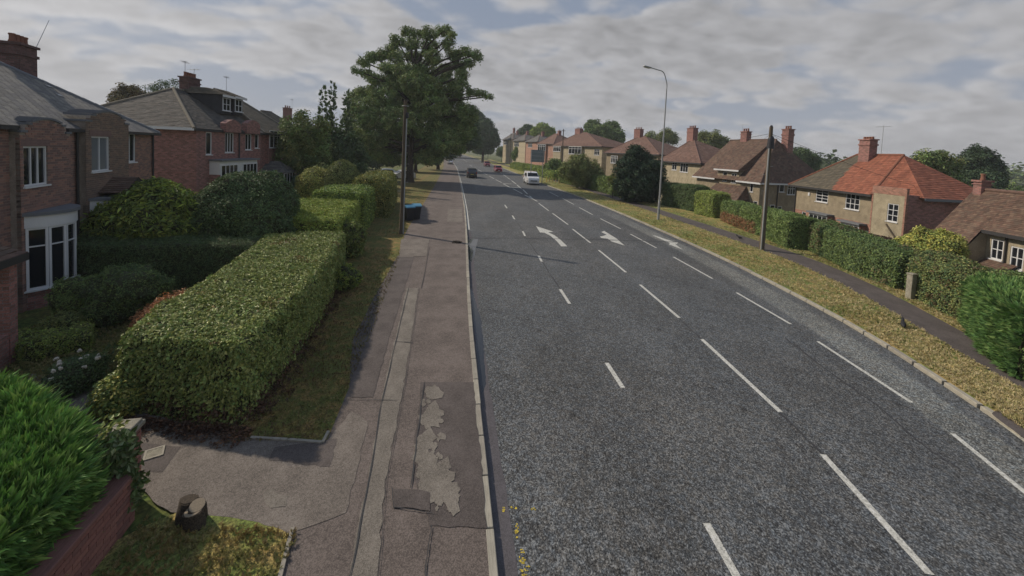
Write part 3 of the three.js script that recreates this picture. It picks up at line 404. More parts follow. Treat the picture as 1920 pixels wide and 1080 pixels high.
// ───────────────────────── houses
function house(name, label, p1, p2, { y0 = 0, extL = 0, extR = 0, depth = 8, group }) {
  const a = at(p1[0], 300, p1[1]), b = at(p2[0], 300, p2[1]), dx = b.x - a.x, dz = b.z - a.z, n = Math.hypot(dx, dz), ux = dx / n, uz = dz / n;
  const A = [a.x - ux * extL, a.z - uz * extL], L = n + extL + extR, o = thing(name, label, 'house', [A[0], y0, A[1]], Math.atan2(-uz, ux), group);
  o.updateMatrixWorld(true);
  const inv = o.matrixWorld.clone().invert(), c = camera.position.clone().applyMatrix4(inv), dir = (px, py) => rayD(px, py).transformDirection(inv);
  const fp = (px, py, z = 0) => { const d = dir(px, py), t = (z - c.z) / d.z; return [c.x + d.x * t, c.y + d.y * t]; };
  const sp = (px, py, x) => { const d = dir(px, py), t = (x - c.x) / d.x; return [c.z + d.z * t, c.y + d.y * t]; };
  const rect = ([x0, yA, x1, yB], z = 0) => [fp(x0, (yA + yB) / 2, z)[0], fp(x1, (yA + yB) / 2, z)[0], fp((x0 + x1) / 2, yB, z)[1], fp((x0 + x1) / 2, yA, z)[1]];
  const srect = ([x0, yA, x1, yB], x) => { const p = sp(x0, (yA + yB) / 2, x)[0], q = sp(x1, (yA + yB) / 2, x)[0]; return [Math.min(p, q), Math.max(p, q), sp((x0 + x1) / 2, yB, x)[1], sp((x0 + x1) / 2, yA, x)[1]]; };
  return { o, L, depth, fp, sp, rect, srect };
}
// a window as one frame with its panes and sill; local rect u0,u1,v0,v1, facing +z
function win(parent, [u0, u1, v0, v1], { cols = 2, rows = 1, z = -0.07, f = 0.055, bar: bw = 0.045, glass = M.glass, sill = true, transom, frame = M.upvc, name = 'window' } = {}) {
  const gs = [box(u0, u1, v0, v0 + f, z, z + 0.05), box(u0, u1, v1 - f, v1, z, z + 0.05), box(u0, u0 + f, v0 + f, v1 - f, z, z + 0.05), box(u1 - f, u1, v0 + f, v1 - f, z, z + 0.05)];
  const xs = range(u0 + f, u1 - f, cols), ys = transom ? [v0 + f, lerp(v0, v1, transom), v1 - f] : range(v0 + f, v1 - f, rows);
  for (const x of xs.slice(1, -1)) gs.push(box(x - bw / 2, x + bw / 2, v0 + f, v1 - f, z + 0.002, z + 0.045));
  for (const y of ys.slice(1, -1)) gs.push(box(u0 + f, u1 - f, y - bw / 2.4, y + bw / 2.4, z + 0.004, z + 0.042));
  const w = mesh(name, gs, frame, parent);
  for (let i = 0; i < xs.length - 1; i++) for (let j = 0; j < ys.length - 1; j++) { const m = mesh('pane', new THREE.PlaneGeometry(xs[i + 1] - xs[i], ys[j + 1] - ys[j]), glass, w); m.position.set((xs[i] + xs[i + 1]) / 2, (ys[j] + ys[j + 1]) / 2, z + 0.012); m.rotation.y = Math.sin(i * 7.1 + j * 3.3 + u0 * 5) * 0.006; m.rotation.x = Math.cos(i * 3.1 + j * 5.3 + u0) * 0.006; }
  if (sill) mesh('sill', box(u0 - 0.05, u1 + 0.05, v0 - 0.05, v0 - 0.002, z, z + 0.14), frame, w);
  return w;
}
const holed = (outline, holes, thick) => { const s = new THREE.Shape(outline.map(([x, y]) => new THREE.Vector2(x, y))); for (const [a, b, c, d] of holes) s.holes.push(new THREE.Path([new THREE.Vector2(a, c), new THREE.Vector2(a, d), new THREE.Vector2(b, d), new THREE.Vector2(b, c)])); return new THREE.ExtrudeGeometry(s, { depth: thick, bevelEnabled: false }); };
// tiles laid in courses on a roof plane: P0 P1 along the eaves, P2 P3 along the ridge
function tiles(P0, P1, P2, P3, { exp = 0.12, w = 0.2, th = 0.022, pal, seed = 1, gap = 0.02, stepW, pick }) {
  const r = rng(seed), p = [], c = [], u = [], nn = P1.clone().sub(P0).cross(P3.clone().add(P2).multiplyScalar(0.5).sub(P0)).normalize(); if (nn.y < 0) nn.negate();
  const slope = P0.clone().add(P1).multiplyScalar(0.5).distanceTo(P3.clone().add(P2).multiplyScalar(0.5)), rows = Math.max(2, Math.round(slope / exp));
  for (let j = 0; j < rows; j++) {
    const t0 = j / rows, t1 = Math.min(1, (j + 1.15) / rows), a0 = P0.clone().lerp(P3, t0), b0 = P1.clone().lerp(P2, t0), a1 = P0.clone().lerp(P3, t1), b1 = P1.clone().lerp(P2, t1), W0 = a0.distanceTo(b0), n = Math.max(1, Math.round(W0 / w)), off = (j % 2) * 0.5 / n;
    for (let i = -1; i < n + 1; i++) {
      const s0 = clamp(i / n + off + gap / n / 2), s1 = clamp((i + 1) / n + off - gap / n / 2); if (s1 - s0 < 0.1 / n) continue;
      const lift = th * (0.8 + r() * 0.5), q0 = a0.clone().lerp(b0, s0), q1 = a0.clone().lerp(b0, s1), q2 = a1.clone().lerp(b1, s1), q3 = a1.clone().lerp(b1, s0), f0 = q0.clone(), f1 = q1.clone();
      q0.addScaledVector(nn, lift); q1.addScaledVector(nn, lift * (0.85 + r() * 0.3)); q2.addScaledVector(nn, 0.004); q3.addScaledVector(nn, 0.004);
      const col = pick ? pick((s0 + s1) / 2, t0, r) : pal[Math.floor(r() * pal.length)], k = 0.82 + r() * 0.36;
      for (const q of [q0, q1, q2, q0, q2, q3, f0, f1, q1, f0, q1, q0]) { p.push(q.x, q.y, q.z); u.push(q.x, q.y + q.z); c.push(col[0] * k, col[1] * k, col[2] * k); }
    }
  }
  const G = new THREE.BufferGeometry(); G.setAttribute('position', new THREE.Float32BufferAttribute(p, 3)); G.setAttribute('uv', new THREE.Float32BufferAttribute(u, 2)); G.setAttribute('color', new THREE.Float32BufferAttribute(c, 3)); G.computeVertexNormals(); return G;
}
const SLATE = [[0.165, 0.166, 0.168], [0.195, 0.192, 0.185], [0.135, 0.137, 0.142], [0.23, 0.225, 0.205], [0.145, 0.145, 0.138]];
const BROWN = [[0.145, 0.088, 0.065], [0.165, 0.10, 0.075], [0.125, 0.08, 0.06], [0.15, 0.105, 0.08], [0.185, 0.125, 0.09]];
const ROSY = [[0.20, 0.115, 0.09], [0.22, 0.13, 0.10], [0.18, 0.105, 0.085], [0.235, 0.15, 0.12]];
const RED = [[0.33, 0.118, 0.072], [0.30, 0.108, 0.066], [0.355, 0.135, 0.082]];
const MOSSY = [[0.13, 0.115, 0.085], [0.145, 0.125, 0.09], [0.115, 0.105, 0.08], [0.16, 0.135, 0.10]];
// a roof of any planes: [P0,P1,P2,P3] each; a boarded body below the tiles, ridge tiles along the given lines
function roof(parent, planes, { pal, exp, w, seed = 4, caps = [], capCol = [0.12, 0.09, 0.075], eaves = [], name = 'roof', pick }) {
  const body = mesh(name, planes.map((q) => quadGeo(q[2].distanceTo(q[3]) < 0.01 ? q.slice(0, 3) : q)), M.fascia, parent);
  const tm = mesh('roof_tiles', planes.map((q, i) => tiles(...q, { pal: q.pal ?? pal, exp, w, seed: seed + i, pick: q.pick ?? pick })), M.roofTint, body); tm.userData.kind = 'stuff';
  const cm = std(capCol, { map: rep(dashTex, 1), roughness: 0.95 });
  for (const [a, b] of caps) { const n = Math.max(1, Math.round(a.distanceTo(b) / 0.45)), gs = []; for (let i = 0; i < n; i++) gs.push(bar(a.clone().lerp(b, i / n), a.clone().lerp(b, (i + 1.03) / n), 0.105, 0.092, 7)); mesh('ridge_tiles', gs, cm, body); }
  for (const [a, b, m] of eaves) { const d = b.clone().sub(a), L = d.length(), G = new THREE.BoxGeometry(L, 0.17, 0.05), e = mesh('gutter', G, m ?? M.fascia, body); e.position.copy(a).add(b).multiplyScalar(0.5); e.position.y -= 0.075; e.rotation.y = Math.atan2(-d.z, d.x); }
  return body;
}
function chimney(parent, x, z, y, w, d, h, { mat = M.brickFar, pots = 3, potH = 0.35, drop = 0.9 } = {}) {
  const c = mesh('chimney', [box(-w / 2, w / 2, -drop, h, -d / 2, d / 2), box(-w / 2 - 0.05, w / 2 + 0.05, h * 0.72, h * 0.80, -d / 2 - 0.05, d / 2 + 0.05), box(-w / 2 - 0.07, w / 2 + 0.07, h, h + 0.1, -d / 2 - 0.07, d / 2 + 0.07)], mat, parent); c.position.set(x, y, z);
  for (let i = 0; i < pots; i++) { const p = mesh('chimney_pot', new THREE.LatheGeometry([[0.10, 0], [0.115, 0.05], [0.09, 0.1], [0.085, potH - 0.08], [0.11, potH - 0.05], [0.10, potH], [0.07, potH]].map(([a, b]) => new THREE.Vector2(a, b)), 10), M.pot, c); p.position.set(pots > 1 ? lerp(-w / 2 + 0.14, w / 2 - 0.14, i / (pots - 1)) : 0, h + 0.1, 0); }
  return c;
}
function aerial(parent, x, y, z, h, arms = 5, turn = 0.4) { const gs = [bar(V(0, 0, 0), V(0, h, 0), 0.018, 0.014, 5), bar(V(-0.5, h * 0.94, 0), V(0.5, h * 0.94, 0), 0.012, 0.012, 4)]; for (let i = 0; i < arms; i++) { const u = lerp(-0.48, 0.48, i / (arms - 1)); gs.push(bar(V(u, h * 0.94, -0.2), V(u, h * 0.94, 0.2), 0.008, 0.008, 4)); } const a = mesh('aerial', gs, M.steel, parent); a.position.set(x, y, z); a.rotation.y = turn; return a; }
// countable pieces: the nearest 300 each a mesh of their own, the rest joined
function pieces(parent, name, geo, mats, list, most = 300) {
  parent.updateMatrixWorld(true); const mw = parent.matrixWorld;
  for (const q of list) { q.w = V(q.x, q.y, q.z).applyMatrix4(mw); const v = q.w.clone().project(camera); q.d = q.w.distanceTo(camera.position) + (Math.abs(v.x) > 1 || Math.abs(v.y) > 1 ? 100 : 0); }
  list.sort((a, b) => a.d - b.d); const rest = mats.map(() => []);
  list.forEach((q, i) => { if (i < most) { const m = mesh(name, geo, mats[q.m], parent); m.position.set(q.x, q.y, q.z); m.scale.set(q.sx ?? 1, q.sy ?? 1, 1); if (q.q) m.quaternion.copy(q.q); if (q.ry) m.rotation.y = q.ry; } else { TMP.position.set(q.x, q.y, q.z); TMP.scale.set(q.sx ?? 1, q.sy ?? 1, 1); q.q ? TMP.quaternion.copy(q.q) : TMP.rotation.set(0, q.ry ?? 0, 0); TMP.updateMatrix(); rest[q.m].push(geo.clone().applyMatrix4(TMP.matrix)); } });
  rest.forEach((G, k) => { if (G.length) mesh(name + 's', G, mats[k], parent).userData.kind = 'stuff'; });
}
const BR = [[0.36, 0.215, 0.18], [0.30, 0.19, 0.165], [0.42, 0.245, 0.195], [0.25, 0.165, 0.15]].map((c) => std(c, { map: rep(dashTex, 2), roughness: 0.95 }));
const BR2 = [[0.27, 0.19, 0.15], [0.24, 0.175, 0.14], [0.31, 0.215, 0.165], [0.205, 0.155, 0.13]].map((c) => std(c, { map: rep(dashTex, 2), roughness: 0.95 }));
const BGEO = new THREE.BoxGeometry(0.215, 0.064, 0.1);
function courses(x0, x1, y0, y1, z, holes, { top, seed = 1, ch = 0.075, m0 = 0 } = {}) {
  const out = [], r = rng(seed); const rows = Math.floor((y1 - y0) / ch);
  for (let j = 0; j < rows; j++) { const y = y0 + (j + 0.5) * ch; let cuts = [[x0, x1]]; for (const [a, b, c, d] of holes) if (y + ch / 2 > c && y - ch / 2 < d) cuts = cuts.flatMap(([p, q]) => (b <= p || a >= q ? [[p, q]] : [[p, a], [b, q]].filter(([s, t]) => t - s > 0.03)));
    for (const [p, q] of cuts) for (let x = x0 - (j % 2) * 0.1125; x < q; x += 0.225) { const a = Math.max(p, x), b = Math.min(q, x + 0.215); if (b - a < 0.04) continue; if (top && y + ch / 2 > top((a + b) / 2)) continue; out.push({ x: (a + b) / 2, y, z: z - 0.05 + (r() - 0.5) * 0.006, sx: (b - a) / 0.215, m: m0 + Math.floor(r() * 4) }); } }
  return out;
}

// ── the near pair of houses beside the footpath
{
  const H = house('brick_house', 'red brick semi-detached house with slate roof and bow windows behind the garden hedge', [0, 10.9], [287, 19.5], { y0: 0, extL: 2.6, depth: 7.4 }), { o, L, fp, rect } = H;
  const E = 5.45, u = (px) => fp(px, 300)[0], zb = 0.22;
  const b1 = [u(18), u(116)], b2 = [u(146), u(229)];
  const w1 = rect([45, 274, 90, 348], zb), w2 = rect([172, 256, 206, 321], zb), w3 = rect([234, 250, 254, 304]);
  const y1 = fp(60, 222, zb)[1], y2 = fp(190, 209, zb)[1];
  const arch = (x0, x1, lo, hi) => (x) => { const t = (x - x0) / (x1 - x0); return t < 0.1 || t > 0.9 ? lo : t < 0.2 || t > 0.8 ? lerp(lo, hi, 0.55) : lerp(lo, hi, 0.72 + 0.28 * Math.sin((t - 0.2) / 0.6 * Math.PI)); };
  const t1 = arch(b1[0], b1[1], y1 - 0.42, y1), t2 = arch(b2[0], b2[1], y2 - 0.42, y2);
  const bow1 = [u(24), u(109)], bow2 = [u(153), u(217)], yb1 = [fp(66, 548, 0.5)[1], fp(66, 430, 0.5)[1]], yb2 = [yb1[0], fp(186, 396, 0.5)[1]];
  const wall = mesh('wall', [box(0, L, -0.3, E, -H.depth, -0.1), box(0, b1[0], -0.3, E, -0.11, -0.012), box(b1[1], b2[0], -0.3, E, -0.11, -0.012), holed([[b2[1], -0.3], [L, -0.3], [L, E], [b2[1], E]], [w3], 0.1).translate(0, 0, -0.112),
    ...[[b1, t1, w1], [b2, t2, w2]].map(([b, t, w]) => holed([[b[0], -0.3], [b[1], -0.3], ...range(b[1], b[0], 40).map((x) => [x, t(x)])], [w], 0.1).translate(0, 0, zb - 0.112)),
    ...[b1, b2].flatMap((b) => [box(b[0], b[0] + 0.1, -0.3, E - 0.3, -0.1, zb - 0.112), box(b[1] - 0.1, b[1], -0.3, E - 0.3, -0.1, zb - 0.112), box(b[0] + 0.1, b[1] - 0.1, -0.3, E - 0.3, -0.1, zb - 0.35)])], M.mortar, o);
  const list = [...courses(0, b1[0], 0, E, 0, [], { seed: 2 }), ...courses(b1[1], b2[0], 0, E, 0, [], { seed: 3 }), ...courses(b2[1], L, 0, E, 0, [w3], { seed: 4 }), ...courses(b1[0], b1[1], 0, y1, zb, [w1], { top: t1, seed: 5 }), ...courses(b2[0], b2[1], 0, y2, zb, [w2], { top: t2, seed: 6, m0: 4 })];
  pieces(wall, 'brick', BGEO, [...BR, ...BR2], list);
  // coping of the two gabled parapets
  for (const [b, t] of [[b1, t1], [b2, t2]]) { const gs = []; const xs = range(b[0] - 0.03, b[1] + 0.03, 24); for (let i = 0; i < 24; i++) { const a = V(xs[i], t((xs[i] + xs[i + 1]) / 2) + 0.03, zb - 0.06), e = a.clone().setX(xs[i + 1]); gs.push(box(a.x, e.x, a.y - 0.03, a.y + 0.035, -0.55, zb + 0.03)); } mesh('coping', gs, M.lead, o); mesh('parapet', box(b[0] + 0.02, b[1] - 0.02, E - 0.3, t((b[0] + b[1]) / 2) - 0.36, -0.5, zb - 0.115), M.mortar, o); }
  win(o, w1, { cols: 3, z: zb - 0.09 }); win(o, w2, { cols: 2, z: zb - 0.09, glass: M.netted }); win(o, w3, { cols: 2, glass: M.glass });
  mesh('lintel', [box(w2[0] - 0.1, w2[1] + 0.1, w2[3], w2[3] + 0.22, zb - 0.1, zb + 0.006), box(w1[0] - 0.1, w1[1] + 0.1, w1[3], w1[3] + 0.2, zb - 0.1, zb + 0.006)], BR[3], o);
  // bow windows
  const bow = ([x0, x1], [ya, yb], proj, n, label) => {
    const cx = (x0 + x1) / 2, hw = (x1 - x0) / 2, pt = (t, k = 0) => { const a = lerp(-1.05, 1.05, t); return [cx + Math.sin(a) / Math.sin(1.05) * (hw + k), zb + (Math.cos(a) - Math.cos(1.05)) / (1 - Math.cos(1.05)) * (proj + k)]; };
    const B = mesh('bow_window', (() => { const s = new THREE.Shape(range(0, 1, 24).map((t) => pt(t, -0.02)).map(([x, z]) => new THREE.Vector2(x, z))); const band = (k, h, y) => { const q = new THREE.Shape([...range(0, 1, 24).map((t) => pt(t, k))].map(([x, z]) => new THREE.Vector2(x, z))); return new THREE.ExtrudeGeometry(q, { depth: h, bevelEnabled: false }).rotateX(Math.PI / 2).translate(0, y + h, 0); }; return [band(0.03, 0.36, yb), band(0.08, 0.05, ya - 0.05)]; })(), M.upvc, o);
    const slab = (k, h) => { const q = new THREE.Shape([[x0 - k, zb], ...range(0, 1, 24).map((t) => pt(t, k)), [x1 + k, zb]].map(([x, z]) => new THREE.Vector2(x, z))); return new THREE.ExtrudeGeometry(q, { depth: h, bevelEnabled: false }).rotateX(Math.PI / 2).translate(0, h, 0); };
    const lid = mesh('lead_roof', slab(0.1, 0.1), M.lead, B); lid.position.y = yb + 0.362; mesh('dwarf_wall', slab(-0.015, ya - 0.05 + 0.3).translate(0, -0.3, 0), M.brickFar, B);
    for (let i = 0; i < n; i++) { const [xa, za] = pt(i / n), [xb, zc] = pt((i + 1) / n), w = Math.hypot(xb - xa, zc - za), f = new THREE.Group(); const c = win(B, [-w / 2 + 0.005, w / 2 - 0.005, 0, yb - ya], { cols: 1, transom: 0.7, sill: false, z: -0.03, name: 'casement', f: 0.06 }); c.position.set((xa + xb) / 2, ya, (za + zc) / 2); c.rotation.y = Math.atan2(-(zc - za), xb - xa); }
    const inn = mesh('room_wall', box(x0 + 0.05, x1 - 0.05, ya, yb, zb - 0.05, zb - 0.02), M.fascia, B); return B;
  };
  bow(bow1, yb1, 0.55, 5); bow(bow2, yb2, 0.5, 5);
  // roof
  const rz = -H.depth / 2, [ru, ry] = fp(96, 140, rz), zo = 0.1, e0 = V(-0.3, E + 0.06, zo), e1 = V(L + 0.35, E + 0.06, zo), r0 = V(-0.3, ry, rz), r1 = V(Math.min(ru, L - 3), ry, rz), k0 = V(-0.3, E + 0.06, -H.depth - zo), k1 = V(L + 0.35, E + 0.06, -H.depth - zo);
  const body = mesh('roof', [quadGeo([e0, e1, r1, r0]), quadGeo([k1, k0, r0, r1]), quadGeo([e1, k1, r1]), box(-0.3, L + 0.3, E - 0.02, E + 0.03, -H.depth - zo + 0.06, zo - 0.06)], M.fascia, o);
  { // slates, each its own piece on the slope that is seen
    const dn = r0.clone().sub(e0), sl = dn.length(), dir = dn.clone().normalize(), nn = V(1, 0, 0).cross(dir).normalize().multiplyScalar(V(1, 0, 0).cross(dir).y < 0 ? -1 : 1), rows = Math.floor(sl / 0.19), lst = [], r = rng(31);
    const mats = SLATE.map((c) => std(c, { map: rep(dashTex, 1.5), roughness: 0.8 })), q = new THREE.Quaternion().setFromRotationMatrix(new THREE.Matrix4().makeBasis(V(1, 0, 0), dir.clone().multiplyScalar(1), nn));
    for (let j = 0; j < rows; j++) { const t = (j + 0.5) / rows, xr = lerp(e1.x, r1.x, t); for (let x = e0.x + (j % 2) * 0.15; x < xr; x += 0.305) { if (x + 0.15 > xr) continue; const c = e0.clone().lerp(r0, t); lst.push({ x: x + 0.15, y: c.y + nn.y * 0.022, z: c.z + nn.z * 0.022, m: Math.floor(r() * mats.length), q: q.clone().multiply(QU.clone().setFromEuler(new THREE.Euler(0.055 + r() * 0.02, (r() - 0.5) * 0.02, (r() - 0.5) * 0.04))), sx: 0.97 }); } }
    pieces(body, 'slate', new THREE.BoxGeometry(0.298, 0.235, 0.009), mats, lst);
    const caps = [[r0, r1], [r1, e1], [r1, k1]]; for (const [a, b] of caps) { const n = Math.round(a.distanceTo(b) / 0.42), gs = []; for (let i = 0; i < n; i++) gs.push(bar(a.clone().lerp(b, i / n), a.clone().lerp(b, (i + 1.04) / n), 0.11, 0.098, 8)); mesh('ridge_tiles', gs, M.lead, body); }
    const pale = std([0.42, 0.41, 0.39], { roughness: 0.8 }); for (const [px, py] of [[85, 157], [90, 163], [111, 167], [110, 180]]) { const t = 0.5, pt = (() => { const i2 = o.matrixWorld.clone().invert(), c = camera.position.clone().applyMatrix4(i2), d = rayD(px, py).transformDirection(i2), k = e0.clone().sub(c).dot(nn) / d.dot(nn); return c.addScaledVector(d, k); })(); const s = mesh('patched_slate', new THREE.BoxGeometry(0.24, 0.14, 0.01), pale, body); s.position.copy(pt).addScaledVector(nn, 0.05); s.quaternion.copy(q); }
  }
  mesh('gutter', [box(-0.3, b1[0], E - 0.06, E + 0.05, zo, zo + 0.1), box(b1[1], b2[0], E - 0.06, E + 0.05, zo, zo + 0.1), box(b2[1], L + 0.4, E - 0.06, E + 0.05, zo, zo + 0.1)], M.fascia, o);
  mesh('drainpipe', [cyl(0.04, 0.04, E, 8).translate(u(141), 0, 0.06), cyl(0.04, 0.04, E, 8).translate(L - 0.15, 0, 0.06)], M.fascia, o);
  const [cu, cy] = fp(36, 148, rz); const c = chimney(o, cu, rz, cy - 0.1, 0.95, 0.6, fp(38, 88, rz)[1] - cy + 0.1, { pots: 4, mat: M.brickSoot, drop: 1.2 });
  mesh('aerial', [bar(V(cu + 0.6, cy, rz), V(cu + 0.7, cy + 1.0, rz), 0.02, 0.016, 5), bar(V(cu + 0.7, cy + 1.0, rz), V(fp(92, 38, rz)[0], fp(92, 38, rz)[1], rz), 0.014, 0.01, 5)], M.steel, o);
  // tiled canopy over the far door
  { const [a, ya] = fp(228, 362, 0.9), [b] = fp(276, 350, 0.9), top = fp(243, 328, 0.3)[1]; const m = (a + b) / 2; roof(o, [[V(a, ya, 1.0), V(m, top, 1.0), V(m, top, 0), V(a, ya, 0)].map((v) => v), [V(b, ya, 1.0), V(m, top, 1.0), V(m, top, 0), V(b, ya, 0)]].map((q) => [q[0], q[3], q[2], q[1]]), { pal: BROWN, exp: 0.14, w: 0.2, name: 'canopy_roof' }); mesh('canopy_gable', quadGeo([V(a, ya, 0.98), V(b, ya, 0.98), V(m, top, 0.98)]), M.fascia, o); mesh('porch_post', [box(a + 0.05, a + 0.15, 0, ya, 0.8, 0.9), box(b - 0.15, b - 0.05, 0, ya, 0.8, 0.9)], M.fascia, o); }
  // brown tiled porch at the near door
  { const z1 = 2.05, [b, yb] = fp(52, 474, z1), a = b - 2.6, [, top] = fp(4, 418, z1 * 0.45), m = (a + b) / 2; const P = [V(a, yb, z1), V(b, yb, z1), V(b, yb + 0.75, zb), V(a, yb + 0.75, zb)]; roof(o, [P], { pal: BROWN, exp: 0.15, w: 0.22, name: 'porch_roof', eaves: [[P[0], P[1]]] }); mesh('porch_side', quadGeo([V(b - 0.06, yb - 0.05, z1 - 0.1), V(b - 0.06, yb - 0.05, zb), V(b - 0.06, yb + 0.68, zb)]), M.fascia, o); mesh('porch_wall', [box(b - 0.35, b - 0.12, -0.2, yb, z1 - 0.35, z1 - 0.12), box(a, b - 0.12, -0.2, 0.8, z1 - 0.3, z1 - 0.14)], M.brickFar, o); }
}
// ── the second pair, roof hipped towards the camera, with two dormers
{
  const H = house('brick_house', 'red brick house with hipped grey roof, two dormers and blank side wall', [368, 25], [489, 32.5], { y0: 0, depth: 8.4 }), { o, L, fp, rect } = H, E = 5.95;
  const ws = [[386, 248, 397, 290], [422, 247, 438, 286], [460, 246, 471.5, 281], [478, 247, 485, 278]].map((q) => rect(q)).map((w) => [w[0], w[1], w[2], Math.min(w[3], E - 0.14)]);
  mesh('wall', [box(0, L, -0.3, E, -H.depth, -0.14), holed([[0, -0.3], [L, -0.3], [L, E], [0, E]], ws, 0.14).translate(0, 0, -0.142), box(-0.02, -0.002, E * 0.52, E * 0.52 + 0.08, -H.depth, 0)], M.brickFar, o);
  ws.forEach((w, i) => win(o, w, { cols: [1, 3, 2, 1][i] }));
  for (const [x0, x1, yt] of [[416, 445, 224], [456, 481, 225]]) { const a = fp(x0, 240)[0], b = fp(x1, 240)[0], t = fp((x0 + x1) / 2, yt, 0.12)[1], s = new THREE.Shape([[a, E - 0.12], [b, E - 0.12], [b, t - 0.3], ...range(0, 1, 10).map((k) => [lerp(b, a, k), t - 0.3 + 0.3 * Math.sin(k * Math.PI)]), [a, t - 0.3]].map((v) => new THREE.Vector2(...v))); mesh('parapet', new THREE.ExtrudeGeometry(s, { depth: 0.4, bevelEnabled: false }).translate(0, 0, -0.12), M.brickFar, o); }
  const z0 = 0.1, rz = -H.depth / 2, [ru, ry] = fp(325, 166, rz), [, ] = [0], e0 = V(-0.35, E, z0), e1 = V(L + 0.35, E, z0), k0 = V(-0.35, E, -H.depth - z0), k1 = V(L + 0.35, E, -H.depth - z0), r0 = V(Math.max(1.5, ru), ry, rz), r1 = V(L - 0.5, ry, rz);
  roof(o, [[e0, e1, r1, r0], [k0, e0, r0, r0], [k1, k0, r0, r1], [e1, k1, r1, r1]], { pal: MOSSY.map((c) => [c[0] * 0.86, c[1] * 0.92, c[2] * 1.12]), exp: 0.16, w: 0.24, caps: [[r0, r1], [r0, e0], [r0, k0]], capCol: [0.24, 0.215, 0.17], eaves: [[e0, e1], [k0, e0, M.upvc]] });
  const [cu, cy] = fp(356, 170, rz); chimney(o, Math.max(cu, r0.x + 0.3), rz, ry - 0.3, 1.25, 0.65, fp(356, 148, rz)[1] - ry + 0.3, { pots: 5, mat: M.brickSoot });
  aerial(o, cu - 0.5, ry + 0.9, rz, 1.3); aerial(o, cu + 0.9, ry + 0.7, rz - 0.3, 1.2, 4, 1.2);
  for (const q of [[419, 184, 433, 208], [442, 187, 455, 210]]) { // dormers standing out of the slope
    const zd = -1.5, w = rect(q, zd), a = w[0] - 0.16, b = w[1] + 0.16, yb = w[2] - 0.25, yt = w[3] + 0.18; const d = mesh('dormer', [box(a, b, yb, yt, zd - 2.6, zd - 0.08)], M.dormer, o); win(d, w, { cols: 2, rows: 2, z: zd - 0.075 });
    roof(d, [[V(a - 0.15, yt, zd + 0.15), V(b + 0.15, yt, zd + 0.15), V(b - 0.2, yt + 0.5, zd - 1.2), V(a + 0.2, yt + 0.5, zd - 1.2)], [V(a - 0.15, yt, zd - 2.8), V(a - 0.15, yt, zd + 0.15), V(a + 0.2, yt + 0.5, zd - 1.2), V(a + 0.2, yt + 0.5, zd - 2.8)], [V(b + 0.15, yt, zd + 0.15), V(b + 0.15, yt, zd - 2.8), V(b - 0.2, yt + 0.5, zd - 2.8), V(b - 0.2, yt + 0.5, zd - 1.2)]], { pal: MOSSY, exp: 0.16, w: 0.24, name: 'dormer_roof', eaves: [[V(a - 0.15, yt, zd + 0.16), V(b + 0.15, yt, zd + 0.16), M.upvc]] });
  }
  { const a = fp(412, 318, 0.7)[0], b = fp(484, 318, 0.7)[0], y = fp(450, 301, 0.7)[1]; mesh('lead_roof', box(a, b, y, y + 0.12, -0.1, 0.85), M.lead, o); mesh('bay_front', box(a + 0.08, b - 0.08, y - 0.9, y - 0.002, -0.1, 0.66), M.upvc, o); win(o, [a + 0.15, (a + b) / 2 - 0.3, y - 1.7, y - 0.25], { cols: 4, z: 0.665, sill: false }); win(o, [(a + b) / 2 + 0.3, b - 0.15, y - 1.7, y - 0.25], { cols: 4, z: 0.665, sill: false }); mesh('dwarf_wall', box(a + 0.08, b - 0.08, -0.2, y - 0.904, -0.1, 0.62), M.brickFar, o); }
  mesh('drainpipe', [cyl(0.045, 0.045, E, 8).translate(fp(447, 280)[0], 0, 0.07)], M.fascia, o);
}
